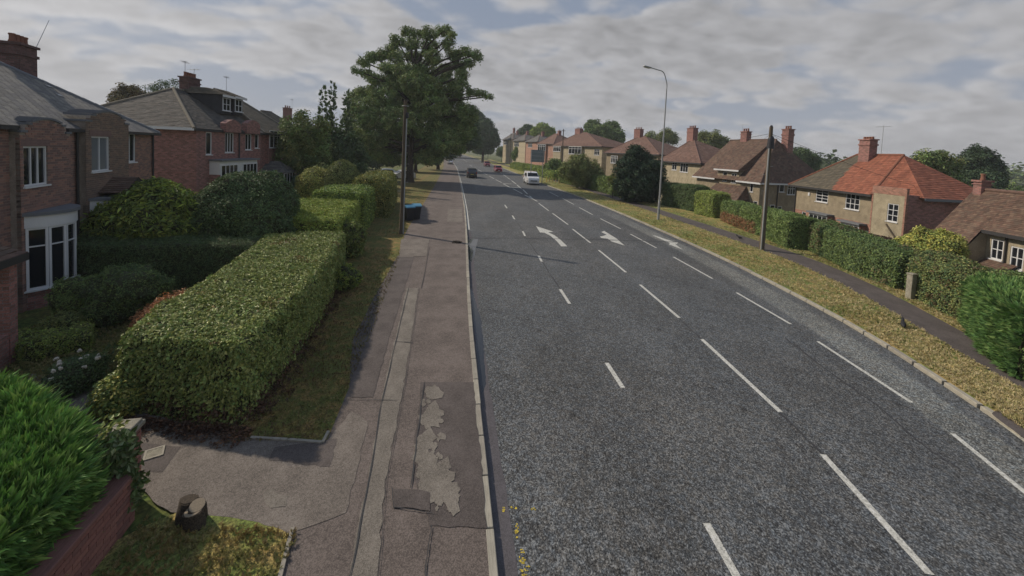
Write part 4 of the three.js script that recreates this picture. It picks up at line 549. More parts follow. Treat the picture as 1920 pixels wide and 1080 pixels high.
// ── the third house, beyond, and a fourth whose chimney shows
{
  const H = house('brick_house', 'red brick house with pale hip tiles and a white bay window', [489.5, 33.2], [548, 40], { y0: 0, depth: 9 }), { o, L, fp, rect } = H, E = 6.0, w = rect([506, 246, 540, 277], 0.3);
  mesh('wall', [box(0, L, -0.3, E, -H.depth, 0)], M.brickFar, o); mesh('bay', box(w[0] - 0.1, w[1] + 0.1, -0.2, E - 0.1, 0.002, 0.25), M.brickFar, o); win(o, w, { cols: 5, transom: 0.68, z: 0.255 });
  const rz = -H.depth / 2, [ru, ry] = fp(470, 184, rz), e0 = V(-0.4, E, 0.4), e1 = V(L + 0.4, E, 0.4), k0 = V(-0.4, E, -H.depth - 0.4), k1 = V(L + 0.4, E, -H.depth - 0.4), r0 = V(1.8, ry, rz), r1 = V(L - 3.2, ry, rz);
  roof(o, [[e0, e1, r1, r0], [k0, e0, r0, r0], [k1, k0, r0, r1], [e1, k1, r1, r1]], { pal: MOSSY, exp: 0.2, w: 0.3, caps: [[r0, r1], [r0, e0], [r1, e1]], capCol: [0.30, 0.27, 0.22], eaves: [[e0, e1], [k0, e0]] }); aerial(o, r1.x, ry, rz, 1.4);
  { const y = 2.7, a = -0.2, b = 2.6, z = 2.0; roof(o, [[V(a, y, z), V(b, y, z), V((a + b) / 2, y + 0.9, 1), V((a + b) / 2, y + 0.9, 1)], [V(a, y, 0), V(a, y, z), V((a + b) / 2, y + 0.9, 1), V((a + b) / 2, y + 0.9, 0)], [V(b, y, z), V(b, y, 0), V((a + b) / 2, y + 0.9, 0), V((a + b) / 2, y + 0.9, 1)]], { pal: SLATE, exp: 0.18, w: 0.25, name: 'porch_roof' }); win(o, [a + 0.15, b - 0.15, 1.1, y - 0.05], { cols: 4, z: z - 0.2, name: 'porch_window' }); mesh('porch_wall', box(a + 0.1, b - 0.1, -0.2, 1.05, 0, z - 0.14), M.brickFar, o); }
  const D = house('brick_house', 'house almost hidden by trees, only its roof top and chimney showing', [520, 56], [590, 64], { y0: 0, depth: 9 }), c = D.fp(539, 214, -4.5); mesh('wall', box(0, D.L, -0.3, 5.8, -9, 0), M.brickFar, D.o);
  roof(D.o, [[V(-0.4, 5.8, 0.4), V(D.L + 0.4, 5.8, 0.4), V(D.L - 4, c[1], -4.5), V(2, c[1], -4.5)], [V(-0.4, 5.8, -9.4), V(-0.4, 5.8, 0.4), V(2, c[1], -4.5), V(2, c[1], -4.5)], [V(D.L + 0.4, 5.8, -9.4), V(-0.4, 5.8, -9.4), V(2, c[1], -4.5), V(D.L - 4, c[1], -4.5)]], { pal: MOSSY, exp: 0.25, w: 0.35, caps: [[V(2, c[1], -4.5), V(D.L - 4, c[1], -4.5)]] }); chimney(D.o, c[0], -4.5, c[1] - 0.2, 1.2, 0.7, 1.1, { pots: 3 }); aerial(D.o, c[0] + 1, c[1], -4.5, 2.6);
}
// ───────────────────────── houses across the road
function side(H, x) { // a frame for the wall at the end of a house, its own +z pointing out along +x
  const s = new THREE.Group(); return s;
}
// ── far right: brown tiled catslide roof
{
  const H = house('tiled_house', 'cream rendered house with sweeping brown tiled roof at the picture edge', [1772, 21.5], [1924, 17.6], { y0: -2.45, extR: 3.5, depth: 8 }), { o, L, fp, rect } = H;
  const rz = -2.0, zf = 0.8, x0 = -0.75, [, ry] = fp(1850, 356, rz), eL = fp(1800, 512, zf)[1], slope = (ry - eL) / (zf - rz), zW = -0.95, eH = ry - slope * (zW + 0.3 - rz), uS = fp(1846, 490, zW)[0], D = H.depth;
  const w1 = rect([1857, 449, 1881, 487], zW), w2 = rect([1893, 463, 1919, 505], zW); for (const w of [w1, w2]) w[3] = Math.min(w[3], eH - 0.08);
  mesh('wall', [box(0, L, -0.4, eH - 0.1, -D, zW - 0.14), holed([[uS, -0.4], [L, -0.4], [L, eH], [uS, eH]], [w1, w2], 0.14).translate(0, 0, zW - 0.142), box(0, uS - 0.01, -0.4, eL - 0.05, zW - 0.14, 0.3)], M.dashPale, o);
  win(o, w1, { cols: 2, rows: 2, z: zW - 0.07 }); win(o, w2, { cols: 2, rows: 2, z: zW - 0.07 });
  const r0 = V(x0 + 0.2, ry, rz), r1 = V(L + 0.4, ry, rz), a = V(x0, eL, zf), b = V(uS + 0.05, eL, zf), m0 = V(uS + 0.05, eH, zW + 0.3), m1 = V(L + 0.4, eH, zW + 0.3), rm = V(uS + 0.05, ry, rz);
  roof(o, [[a, b, rm, r0], [m0, m1, r1, rm], [V(L + 0.4, eL + 1, -D + 2), V(x0, eL + 1, -D + 2), r0, r1]], { pal: BROWN, exp: 0.11, w: 0.17, caps: [[r0, r1]], capCol: [0.16, 0.10, 0.08], eaves: [[m0, m1], [a, b]] });
  mesh('gable', [quadGeo([V(0.02, -0.2, 0.3), V(0.02, -0.2, -D), V(0.02, eL, -D + 2), V(0.02, ry - 0.15, rz), V(0.02, eL - 0.05, zf - 0.1)]), quadGeo([V(uS, -0.4, zW), V(uS, -0.4, 0.5), V(uS, eL, zf - 0.08), V(uS, eH - 0.05, zW + 0.2), V(uS, eH - 0.05, zW)])], M.dash, o);
  chimney(o, r0.x + 0.35, rz, ry - 0.1, 0.45, 0.45, 0.5, { pots: 1 });
  { const q = rect([1842, 492, 1880, 528], zW + 0.6); roof(o, [[V(uS + 0.06, q[2], zW + 1.3), V(q[1], q[2], zW + 1.3), V(q[1], q[3], zW + 0.02), V(uS + 0.06, q[3], zW + 0.02)]], { pal: BROWN, exp: 0.11, w: 0.17, name: 'porch_roof', eaves: [[V(uS, q[2], zW + 1.3), V(q[1], q[2], zW + 1.3)]] }); mesh('porch_side', quadGeo([V(q[1] - 0.04, q[2], zW + 1.2), V(q[1] - 0.04, q[2], zW), V(q[1] - 0.04, q[3] - 0.06, zW)]), M.fascia, o); win(o, [uS + 0.2, q[1] - 0.1, q[2] - 1.1, q[2] - 0.1], { cols: 3, z: zW + 1.0, name: 'porch_window' }); mesh('porch_wall', box(uS + 0.1, q[1] - 0.05, -0.4, q[2] - 1.15, zW, zW + 1.05), M.dashPale, o); }
  win(o, [0.2, uS - 0.3, eL - 1.1, eL - 0.12], { cols: 6, z: 0.31 }); win(o, rect([1888, 531, 1912, 545], zW), { cols: 3, z: zW + 0.01 });
  mesh('drainpipe', [cyl(0.04, 0.04, eH, 8).translate(fp(1886, 480, zW)[0], 0, zW + 0.06)], M.fascia, o);
}
// ── beige roughcast pair with one grey-brown and one red half of roof
{
  const H = house('roughcast_house', 'beige roughcast house with half grey, half red tiled roof and brick end', [1496, 37.2], [1650, 28.7], { y0: -2.1, depth: 5.2 }), { o, L, fp, rect, sp } = H, E = fp(1572, 357)[1];
  const R = [[1530, 349, 1553, 379], [1585, 362, 1612, 393], [1503, 397, 1511, 412], [1622, 433, 1632, 449]].map((q) => rect(q)), yB = fp(1590, 412)[1];
  mesh('wall', [box(0, L, -0.5, E, -H.depth, -0.14), holed([[0, yB], [L, yB], [L, E], [0, E]], R.slice(0, 2), 0.14).translate(0, 0, -0.142)], M.dash, o);
  mesh('lower_wall', [holed([[-0.02, -0.5], [L + 0.02, -0.5], [L + 0.02, yB - 0.004], [-0.02, yB - 0.004]], R.slice(2).map((q) => [q[0], q[1], q[2], Math.min(q[3], yB - 0.1)]), 0.14).translate(0, 0, -0.13)], M.brickOrange, o);
  R[2][3] = Math.min(R[2][3], yB - 0.1); R[3][3] = Math.min(R[3][3], yB - 0.1);
  win(o, R[0], { cols: 2, rows: 5 }); win(o, R[1], { cols: 3, rows: 3 }); win(o, R[2], { cols: 1 }); win(o, R[3], { cols: 2, rows: 2 });
  for (const q of [[1515, 401, 1551, 426], [1573, 418, 1611, 449]]) { const w = rect(q, 0.45); mesh('bay_front', box(w[0], w[1], -0.4, w[3] - 0.02, -0.1, 0.4), M.brickOrange, o); win(o, [w[0] + 0.06, w[1] - 0.06, w[2] - 0.3, w[3] - 0.1], { cols: 4, rows: 2, z: 0.41 }); mesh('lead_roof', box(w[0] - 0.12, w[1] + 0.12, w[3] - 0.02, w[3] + 0.12, -0.02, 0.62), M.lead, o); }
  // the projecting brick-edged bay and the brick end wall
  const bx0 = L + 0.05, bx1 = fp(1697, 400, 0.35)[0], zt = 0.35, pt = fp(1676, 352, zt)[1], wb = rect([1663, 382, 1684, 416], zt), lo = rect([1650, 444, 1672, 458], zt);
  mesh('bay_wall', [holed([[bx0, -0.5], [bx1, -0.5], [bx1, pt], [bx0, pt]], [wb, [bx0 + 0.1, lo[1], lo[2] - 0.3, lo[3]]], 0.14).translate(0, 0, zt - 0.142)], M.dashPale, o);
  mesh('brick_edge', [box(bx1 - 0.11, bx1 + 0.015, -0.5, pt + 0.02, zt - 0.14, zt + 0.012), box(bx0 - 0.01, bx1 - 0.112, pt - 0.5, pt + 0.02, zt - 0.14, zt + 0.012), box(bx0 - 0.012, bx0 + 0.1, -0.5, pt - 0.502, zt - 0.14, zt + 0.012)], M.brickOrange, o);
  const dEnd = 2.2; mesh('end_wall', [box(bx0, bx1, -0.5, E + 0.25, -dEnd, zt - 0.144), box(L - 0.5, bx1 - 0.4, -0.5, E, -H.depth, -dEnd)], M.brickFar, o);
  win(o, wb, { cols: 2, rows: 3, z: zt - 0.08 }); win(o, [bx0 + 0.1, lo[1], lo[2] - 0.3, lo[3]], { cols: 4, z: zt - 0.1, frame: M.fascia, sill: false });
  { const a = V(...fp(1662, 420, zt), zt + 0.03), b = V(...fp(1692, 466, zt), zt + 0.03); mesh('timber_brace', bar(a, b, 0.07, 0.07, 4), M.timber, o); }
  const rz = -H.depth / 2, [ra, ry] = fp(1608, 290, rz), [rb0] = fp(1652, 298, rz), rb = Math.max(rb0, L - 1.0), r0 = V(ra, ry, rz), r1 = V(rb, ry, rz), e0 = V(-0.4, E, 0.4), e1 = V(bx0 - 0.05, E, 0.4), em = V(L, E, 0.4), h0 = V(bx1 + 0.35, E + 0.12, -0.5), h1 = V(bx1 + 0.35, E + 0.12, -H.depth - 0.4), k0 = V(-0.4, E, -H.depth - 0.4), uD = (fp(1560, 352, 0.4)[0] + 0.4) / (e1.x + 0.4), uT = clamp((fp(1627, 292, rz)[0] - ra) / (rb - ra), 0.2, 0.9);
  const front = [e0, e1, r1, r0]; front.pick = (s, t, r) => (s < lerp(uD, uT, t) ? MOSSY : RED)[Math.floor(r() * 3)];
  const hip = [h0, h1, r1, r1]; hip.pick = (s, t, r) => RED[Math.floor(r() * 3)].map((v) => v * 0.92); const jn = [e1, h0, r1, r1]; jn.pick = hip.pick;
  roof(o, [front, hip, jn, [k0, e0, r0, r0], [h1, k0, r0, r1]], { pal: MOSSY, exp: 0.2, w: 0.26, caps: [[r0, r1], [r0, e0], [r1, e1]], capCol: [0.24, 0.10, 0.065], eaves: [[e0, e1], [h0, h1, M.lead], [k0, e0]] });
  const [cu] = fp(1633, 292, rz); chimney(o, cu, rz + 0.3, ry - 0.35, 1.0, 0.62, fp(1633, 266, rz)[1] - ry + 0.45, { pots: 4, potH: 0.2 }); aerial(o, cu + 0.9, ry - 0.2, rz, 2.6);
  mesh('drainpipe', [cyl(0.045, 0.045, E + 0.1, 8).translate(L - 0.12, 0, 0.06), cyl(0.045, 0.045, E, 8).translate(0.15, 0, 0.06)], M.fascia, o); const al = mesh('alarm_box', box(-0.09, 0.09, -0.14, 0.14, 0.002, 0.08), M.upvc, o); al.position.set(...fp(1518, 364), 0);
}
// ── grey-brown roughcast house with tall brown roof and two chimneys
{
  const H = house('roughcast_house', 'dull beige house with tall brown roof, two chimneys and a tiled porch', [1309, 50], [1429, 41], { y0: -1.9, depth: 9 }), { o, L, fp, rect } = H, eL = fp(1328, 326)[1], eR = fp(1410, 342)[1], E = Math.min(eL, eR) + 0.05, yM = fp(1368, 318, 0.1)[1];
  const wA = rect([1355, 322, 1363, 340]), wB = rect([1371, 325, 1381, 343]), wC = rect([1406, 343, 1412, 360]), wD = rect([1412, 377, 1420, 391]), m0 = fp(1346, 320)[0], m1 = fp(1386, 325)[0];
  mesh('wall', [box(0, L, -0.5, E, -H.depth, -0.14), holed([[0, -0.5], [L, -0.5], [L, E], [m1, E], [m1, yM], [m0, yM], [m0, E], [0, E]], [wA, wB, wC, wD], 0.14).translate(0, 0, -0.142), box(m0, m1, E, yM, -2, -0.144)], M.dash, o);
  for (const [w, c] of [[wA, 1], [wB, 2], [wC, 1], [wD, 1]]) win(o, w, { cols: c, rows: 1 });
  const rz = -H.depth / 2, [ra, ry] = fp(1370, 263, rz), [rb] = fp(1455, 270, rz), r0 = V(ra, ry, rz), r1 = V(Math.min(rb, L - 0.6), ry, rz), e0 = V(-0.4, E, 0.4), e1 = V(L + 0.4, E, 0.4), k0 = V(-0.4, E, -H.depth - 0.4), k1 = V(L + 0.4, E, -H.depth - 0.4);
  roof(o, [[e0, e1, r1, r0], [k0, e0, r0, r0], [e1, k1, r1, r1], [k1, k0, r0, r1], [V(m0 - 0.25, yM, 0.35), V(m1 + 0.25, yM, 0.35), V(lerp(m1, r1.x, 0.25), ry - 0.1, rz + 0.15), V(lerp(m0, r0.x, 0.6), ry - 0.1, rz + 0.15)], [V(m1 + 0.25, yM, 0.35), V(m1 + 0.25, yM, -1.9), V(lerp(m1, r1.x, 0.25), ry - 0.1, rz + 0.15), V(lerp(m1, r1.x, 0.25), ry - 0.1, rz + 0.15)]], { pal: BROWN, exp: 0.2, w: 0.26, caps: [[r0, r1], [r1, e1]], capCol: [0.15, 0.10, 0.08], eaves: [[e0, V(m0, E, 0.4), M.upvc], [V(m1, E, 0.4), e1, M.upvc], [e1, k1, M.upvc], [V(m0 - 0.25, yM, 0.37), V(m1 + 0.25, yM, 0.37), M.upvc]] });
  const c1 = fp(1398, 262, rz), c2 = fp(1463, 268, rz); chimney(o, c1[0], rz, ry - 0.2, 0.9, 0.7, 1.15, { pots: 3 }); chimney(o, Math.min(c2[0], L - 0.3), rz - 1, ry - 1.2, 0.8, 0.8, 2.3, { pots: 3 }); aerial(o, c1[0] - 0.6, ry, rz, 2.0);
  { const q = rect([1326, 346, 1394, 371], 0.9); roof(o, [[V(q[0], q[2], 1.7), V(q[1], q[2], 1.7), V(q[1] - 0.5, q[3], 0.02), V(q[0] + 0.5, q[3], 0.02)], [V(q[1], q[2], 1.7), V(q[1], q[2], 0), V(q[1] - 0.5, q[3], 0.02), V(q[1] - 0.5, q[3], 0.02)]], { pal: BROWN, exp: 0.2, w: 0.26, name: 'porch_roof', eaves: [[V(q[0], q[2], 1.7), V(q[1], q[2], 1.7), M.upvc]] }); mesh('porch_front', box(q[0] + 0.3, q[1] - 0.3, -0.5, q[2] - 0.1, 0.002, 1.3), M.dashPale, o); win(o, [q[0] + 0.6, (q[0] + q[1]) / 2, q[2] - 1.2, q[2] - 0.2], { cols: 4, z: 1.32 }); win(o, [(q[0] + q[1]) / 2 + 0.4, q[1] - 0.6, q[2] - 1.2, q[2] - 0.2], { cols: 3, z: 1.32 }); }
  // windows of the end wall
  const sd = H; for (const [q, c, n] of [[[1461, 341, 1470, 360], 1, 1], [[1476, 343, 1491, 365], 3, 2], [[1443, 384, 1452, 393], 1, 1], [[1457, 387, 1465, 399], 1, 1]]) { const s = H.srect(q, L), w = win(o, [-(s[1] - s[0]) / 2, (s[1] - s[0]) / 2, 0, s[3] - s[2]], { cols: c, rows: n, z: -0.02 }); w.position.set(L + 0.03, s[2], (s[0] + s[1]) / 2); w.rotation.y = Math.PI / 2; }
  mesh('drainpipe', cyl(0.05, 0.05, E, 8).translate(L + 0.07, 0, H.sp(1457, 360, L)[0]), M.fascia, o);
}
// ── hipped houses further along
function hipped(label, p1, p2, { y0, eave, apex, apex2, depth = 8, mat = M.dash, lower, pal = ROSY, windows = [], chim = [], exp = 0.25, capCol, endMat, group = 'hipped houses along the far side', bays = [], fin }) {
  const H = house('hipped_house', label, p1, p2, { y0, depth, group }), { o, L, fp, rect } = H, mid = (p1[0] + p2[0]) / 2, E = fp(mid, eave)[1], rz = -depth / 2, [ra, ry0] = fp(...apex, rz), ry = Math.max(ry0, E + 1.4), rb = apex2 ? fp(...apex2, rz)[0] : ra + 0.4, r0 = V(clamp(ra, 0.6, L - 1.4), ry, rz), r1 = V(clamp(Math.max(rb, ra + 0.3), 1, L - 0.6), ry, rz), W = windows.map((q) => rect(q));
  mesh('wall', [box(0, L, -0.5, E, -depth, -0.14), holed([[0, -0.5], [L, -0.5], [L, E], [0, E]], W.map((w) => [w[0], w[1], Math.max(w[2], -0.3), Math.min(w[3], E - 0.08)]), 0.14).translate(0, 0, -0.142)], mat, o);
  if (endMat) mesh('end_wall', box(L + 0.002, L + 0.03, -0.5, E, -depth, 0), endMat, o);
  W.forEach((w) => win(o, [w[0], w[1], Math.max(w[2], -0.3), Math.min(w[3], E - 0.08)], { cols: Math.max(1, Math.round((w[1] - w[0]) / 0.55)), transom: 0.68, f: 0.07, bar: 0.06 }));
  const e0 = V(-0.45, E, 0.45), e1 = V(L + 0.45, E, 0.45), k0 = V(-0.45, E, -depth - 0.45), k1 = V(L + 0.45, E, -depth - 0.45);
  roof(o, [[e0, e1, r1, r0], [k0, e0, r0, r0], [e1, k1, r1, r1], [k1, k0, r0, r1]], { pal, exp, w: exp * 1.3, caps: [[r0, r1], [r0, e0], [r1, e1]], capCol: capCol ?? [0.2, 0.12, 0.10], eaves: [[e0, e1], [e1, k1], [k0, e0]] });
  for (const [px, py, w, d, h, n] of chim) { const [cx] = fp(px, py, rz); chimney(o, clamp(cx, 0.5, L - 0.3), rz, ry - 0.5, w, d, Math.max(0.9, fp(px, py, rz)[1] - ry + 0.5), { pots: n ?? 3 }); }
  for (const q of bays) { const w = rect(q, 0.55); mesh('bay', box(w[0], w[1], -0.5, Math.min(w[3], E - 0.05), 0.002, 0.5), lower ?? mat, o); win(o, [w[0] + 0.05, w[1] - 0.05, Math.max(w[2], 0.3), Math.min(w[3], E - 0.1)], { cols: 4, transom: 0.7, z: 0.51, f: 0.08, bar: 0.07, name: 'bay_window' }); }
  return H;
}
hipped('pale hipped house with rosy tiles behind the tall lamp post', [1241, 60], [1316, 51], { y0: -1.8, eave: 304, apex: [1289, 262], apex2: [1298, 262], depth: 9, mat: M.dashPale, windows: [[1260, 301, 1269, 319], [1275, 306, 1290, 323]], chim: [[1289, 242, 1.5, 0.8, 1.4, 4]], pal: ROSY.map((c) => c.map((v) => v * 0.95)) });
hipped('hipped house with rosy roof and red chimney left of the lamp post', [1137, 78], [1236, 66], { y0: -1.6, eave: 288, apex: [1200, 256], apex2: [1210, 254], depth: 10, mat: M.dash, bays: [[1145, 292, 1158, 306], [1166, 294, 1180, 308]], windows: [[1212, 300, 1226, 314]], chim: [[1198, 243, 1.6, 0.9, 1.6, 4]] });
hipped('semi-detached house with white bays and a long rosy roof', [1037, 102], [1128, 84], { y0: -0.9, eave: 274, apex: [1086, 249], apex2: [1100, 249], depth: 10, mat: M.dashPale, bays: [[1037, 273, 1051, 284], [1066, 273, 1090, 289]], windows: [[1114, 280, 1124, 291]], chim: [[1086, 242, 2.2, 1.0, 1.4, 4]], pal: ROSY });
hipped('narrow house with rosy roof and white bay left of the pair', [1008, 120], [1038, 110], { y0: -0.7, eave: 270, apex: [1040, 251], apex2: [1046, 251], depth: 9, mat: M.dashPink, bays: [[1008, 271, 1023, 282]], chim: [[1049, 246, 1.0, 0.8, 1, 2]], pal: ROSY, endMat: M.brickFar });
hipped('red brick house with dark roof beyond the direction sign', [985, 135], [1008, 124], { y0: -0.6, eave: 266, apex: [1004, 253], depth: 9, mat: M.dashPink, chim: [[1018, 248, 1, 0.8, 1, 2]], windows: [[990, 268, 998, 276]], pal: SLATE, endMat: M.brickFar });
hipped('pale house with slate roof before the dark trees', [961, 152], [984, 138], { y0: -0.5, eave: 264, apex: [975, 252], depth: 9, mat: M.dashPale, windows: [[964, 266, 973, 275]], chim: [[989, 247, 1, 0.8, 1, 2]], pal: SLATE, endMat: M.brickFar });
hipped('farthest visible house, pale walls under a dark roof', [942, 172], [961, 156], { y0: -0.4, eave: 262, apex: [952, 250], depth: 9, mat: M.dashPale, windows: [[944, 264, 952, 271]], chim: [[970, 246, 1, 0.8, 1, 2], [945, 244, 1, 0.8, 1, 2]], pal: SLATE });
// ───────────────────────── hedges and shrubs on the near side
const G2 = (pts, h) => pts.map(([x, y]) => g(x, y, h));
const stn = (L, R, h) => L.map((p, i) => ({ l: g(p[0], p[1], Array.isArray(h) ? h[i] : h), r: g(R[i][0], R[i][1], Array.isArray(h) ? h[i] : h), h: Array.isArray(h) ? h[i] : h }));
const along = (pts, w, h) => pts.map((p, i) => { const a = pts[Math.max(0, i - 1)], b = pts[Math.min(pts.length - 1, i + 1)], dx = b[0] - a[0], dz = b[1] - a[1], n = Math.hypot(dx, dz), W = (Array.isArray(w) ? w[i] : w) / 2; return { l: [p[0] + dz / n * W, p[1] - dx / n * W], r: [p[0] - dz / n * W, p[1] + dx / n * W], h: Array.isArray(h) ? h[i] : h }; });

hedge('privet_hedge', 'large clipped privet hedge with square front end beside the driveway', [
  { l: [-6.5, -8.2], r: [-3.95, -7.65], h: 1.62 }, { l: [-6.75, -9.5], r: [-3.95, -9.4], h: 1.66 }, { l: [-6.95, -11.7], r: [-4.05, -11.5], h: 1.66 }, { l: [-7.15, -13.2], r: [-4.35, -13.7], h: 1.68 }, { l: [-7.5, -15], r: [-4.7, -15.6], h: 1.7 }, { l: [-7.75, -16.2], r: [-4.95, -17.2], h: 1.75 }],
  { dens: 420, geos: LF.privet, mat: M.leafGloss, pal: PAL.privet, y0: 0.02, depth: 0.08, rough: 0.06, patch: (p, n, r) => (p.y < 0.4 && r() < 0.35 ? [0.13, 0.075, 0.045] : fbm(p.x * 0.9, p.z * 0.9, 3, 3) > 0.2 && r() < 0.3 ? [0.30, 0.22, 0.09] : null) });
hedge('garden_hedge', 'dark clipped hedge dividing the two front gardens', along([[-14.4, -15.0], [-11, -15.3], [-7.7, -15.6]], 1.5, [1.72, 1.7, 1.68]), { dens: 300, geos: LF.small, pal: PAL.dark, y0: 0.02, rough: 0.08, step: 0.35 });
hedge('lime_hedge', 'bright lime green clipped hedge top beyond the privet', [{ l: [-8.9, -18.4], r: [-5.4, -17.6], h: 2.05 }, { l: [-9.6, -21.5], r: [-5.7, -20.6], h: 2.1 }, { l: [-10, -24], r: [-6.2, -24], h: 2.1 }], { dens: 260, geos: LF.privet, pal: PAL.lime, y0: 0.02, step: 0.35, size: 1.3, rough: 0.1 });
hedge('roadside_hedge', 'mid green hedge behind the lime topped one', [{ l: [-9.2, -25.2], r: [-6.1, -24.8], h: 2.35 }, { l: [-9.6, -29], r: [-6.5, -29], h: 2.4 }], { dens: 170, geos: LF.beech, pal: PAL.mid.concat(PAL.lime), y0: 0.02, step: 0.4, size: 1.3, rough: 0.16 });
hedge('blue_hedge', 'dark blue-green conifer hedge in front of the dormer house', along([g(500, 372, 0), g(612, 380, 0)], 1.6, 2.1), { dens: 90, geos: LF.beech, pal: PAL.blue, y0: 0.02, step: 0.5, size: 1.8, rough: 0.14 });
hedge('golden_hedge', 'golden brown conifer hedge beside the telegraph pole verge', [{ l: [-8.1, -30.2], r: [-5.6, -29.6], h: 2.9 }, { l: [-8.4, -34], r: [-6.1, -34], h: 3.0 }, { l: [-8.6, -38], r: [-6.6, -38], h: 2.9 }], { dens: 110, geos: LF.beech, pal: PAL.gold.concat(PAL.olive), y0: 0.02, step: 0.5, size: 1.5, rough: 0.2, round: 0.5 });
bushAt('dome_shrub', 'olive dome shaped clipped conifer behind the golden hedge', 641, 392, 3.2, 3.9, { dens: 110, geos: LF.beech, pal: PAL.olive, rough: 0.04, size: 1.3 }, 'shrub', undefined, 0);
bushAt('golden_shrub', 'yellow green shrub left of the dome shaped conifer', 594, 390, 3.2, 3.2, { dens: 90, geos: LF.beech, pal: PAL.gold.concat(PAL.yellow), size: 1.4 });
bushAt('shrub', 'orange brown maple shrub showing over the privet hedge', 332, 655, 1.7, 1.35, { dens: 380, geos: LF.small, pal: PAL.rust, size: 1.1, rough: 0.16 });
bushAt('shrub', 'large leaved bright shrub below the brick house corner', 300, 500, 4.2, 3.35, { dens: 95, geos: LF.laurel, mat: M.leafGloss, pal: PAL.mid.concat(PAL.lime), size: 1.15, rough: 0.22, depth: 0.3 }, 'shrub', undefined, 6);
bushAt('shrub', 'dark round bush right of the large leaved shrub', 456, 487, 4.6, 3.75, { dens: 150, geos: LF.beech, pal: PAL.dark, rough: 0.16, depth: 0.2 }, 'shrub', undefined, 6);
bushAt('shrub', 'bushy dark shrub against the dividing hedge', 232, 596, 2.0, 1.5, { dens: 260, geos: LF.small, pal: PAL.dark.concat(PAL.mid), rough: 0.2, depth: 0.2 }, 'shrub', undefined, 5);
bushAt('shrub', 'leafy shrub standing under the bow window corner', 158, 600, 1.35, 1.25, { dens: 260, geos: LF.small, pal: PAL.mid, rough: 0.2, depth: 0.2 }, 'shrub', undefined, 4);
bushAt('shrub', 'small round bush below the near bow window', 118, 628, 0.85, 0.6, { dens: 320, geos: LF.small, pal: PAL.olive, rough: 0.14 });
hedge('low_hedge', 'low yellow green box hedge along the porch path', along([g(-30, 668, 0), g(80, 672, 0), g(168, 650, 0)], 0.85, [0.5, 0.55, 0.5]), { dens: 380, geos: LF.small, pal: PAL.olive.concat(PAL.lime), y0: 0.06, step: 0.25, rough: 0.1, round: 0.25 });
bushAt('shrub', 'yellow variegated shrub at the corner of the privet hedge', 226, 772, 0.75, 0.72, { dens: 420, geos: LF.beech, mat: M.leafGloss, pal: PAL.yellow.concat(PAL.mid), rough: 0.22, size: 0.75 }, 'shrub', undefined, 5);
{ const o = bushAt('flowering_shrub', 'white flowering hydrangea beside the low hedge', 142, 728, 0.95, 0.6, { dens: 260, geos: LF.small, pal: PAL.dark, rough: 0.2 }, 'shrub', undefined, 4), r = rng(9), pm = std([0.62, 0.55, 0.47], { roughness: 0.9 }), G = mergeGeometries(Array.from({ length: 14 }, (_, i) => new THREE.IcosahedronGeometry(0.018, 0).translate((r() - 0.5) * 0.06, (r() - 0.5) * 0.045, (r() - 0.5) * 0.06))); for (let i = 0; i < 22; i++) { const a = r() * 6.28, k = 0.1 + r() * 0.36, f = mesh('flower_head', G, pm, o); f.position.set(Math.cos(a) * k, 0.42 + r() * 0.24, Math.sin(a) * k); f.rotation.y = r() * 6; } }
bushAt('shrub', 'tall leafy self-sown shrub at the end of the lime hedge', 655, 482, 1.3, 1.75, { dens: 120, geos: LF.laurel, mat: M.leafGloss, pal: PAL.mid.concat(PAL.privet), rough: 0.25, depth: 0.3, size: 0.8 }, 'shrub', undefined, 5);
bushAt('shrub', 'weedy pale green shrub on the verge beside the footpath', 648, 540, 1.0, 0.85, { dens: 170, geos: LF.laurel, mat: M.leafGloss, pal: PAL.mid.concat(PAL.lime), rough: 0.25, depth: 0.25, size: 0.7 }, 'shrub', undefined, 5);
{ const [x, z] = g(325, 455, 0.1), o = thing('flower_clump', 'red and white flowers in front of the large leaved shrub', 'flowers', [x, 0.1, z]), r = rng(4); const st = []; for (let i = 0; i < 14; i++) { const p = V((r() - 0.5) * 0.6, 1.55 + r() * 0.35, (r() - 0.5) * 0.3); st.push(bar(V(p.x * 0.4, 0, p.z * 0.4), p, 0.008, 0.006, 4)); const f = mesh('flower_head', new THREE.IcosahedronGeometry(0.07 + r() * 0.04, 1).scale(1, 0.7, 1), i % 3 ? std([0.36, 0.02, 0.03]) : std([0.6, 0.56, 0.5]), o); f.position.copy(p); } mesh('stem', st, M.core, o).userData.kind = 'stuff'; }

// the feathery conifer hedge in the corner
hedge('conifer_hedge', 'bright green feathery conifer hedge in the bottom corner behind the brick wall', [{ l: [-9.6, -6.75], r: [-9.0, -1.0], h: 1.55 }, { l: [-7.4, -6.7], r: [-7.2, -1.0], h: 1.75 }, { l: [-6.0, -6.25], r: [-5.8, -1.0], h: 1.78 }, { l: [-5.15, -5.85], r: [-4.75, -1.0], h: 1.6 }, { l: [-4.62, -5.45], r: [-4.2, -1.0], h: 1.4 }], { dens: 620, geos: LF.spray, mat: M.needle, pal: PAL.conifer, y0: 0.02, rough: 0.13, step: 0.22, round: 0.4, out: 0.0, depth: 0.12, tilt: 0.55, inset: 0.1 });

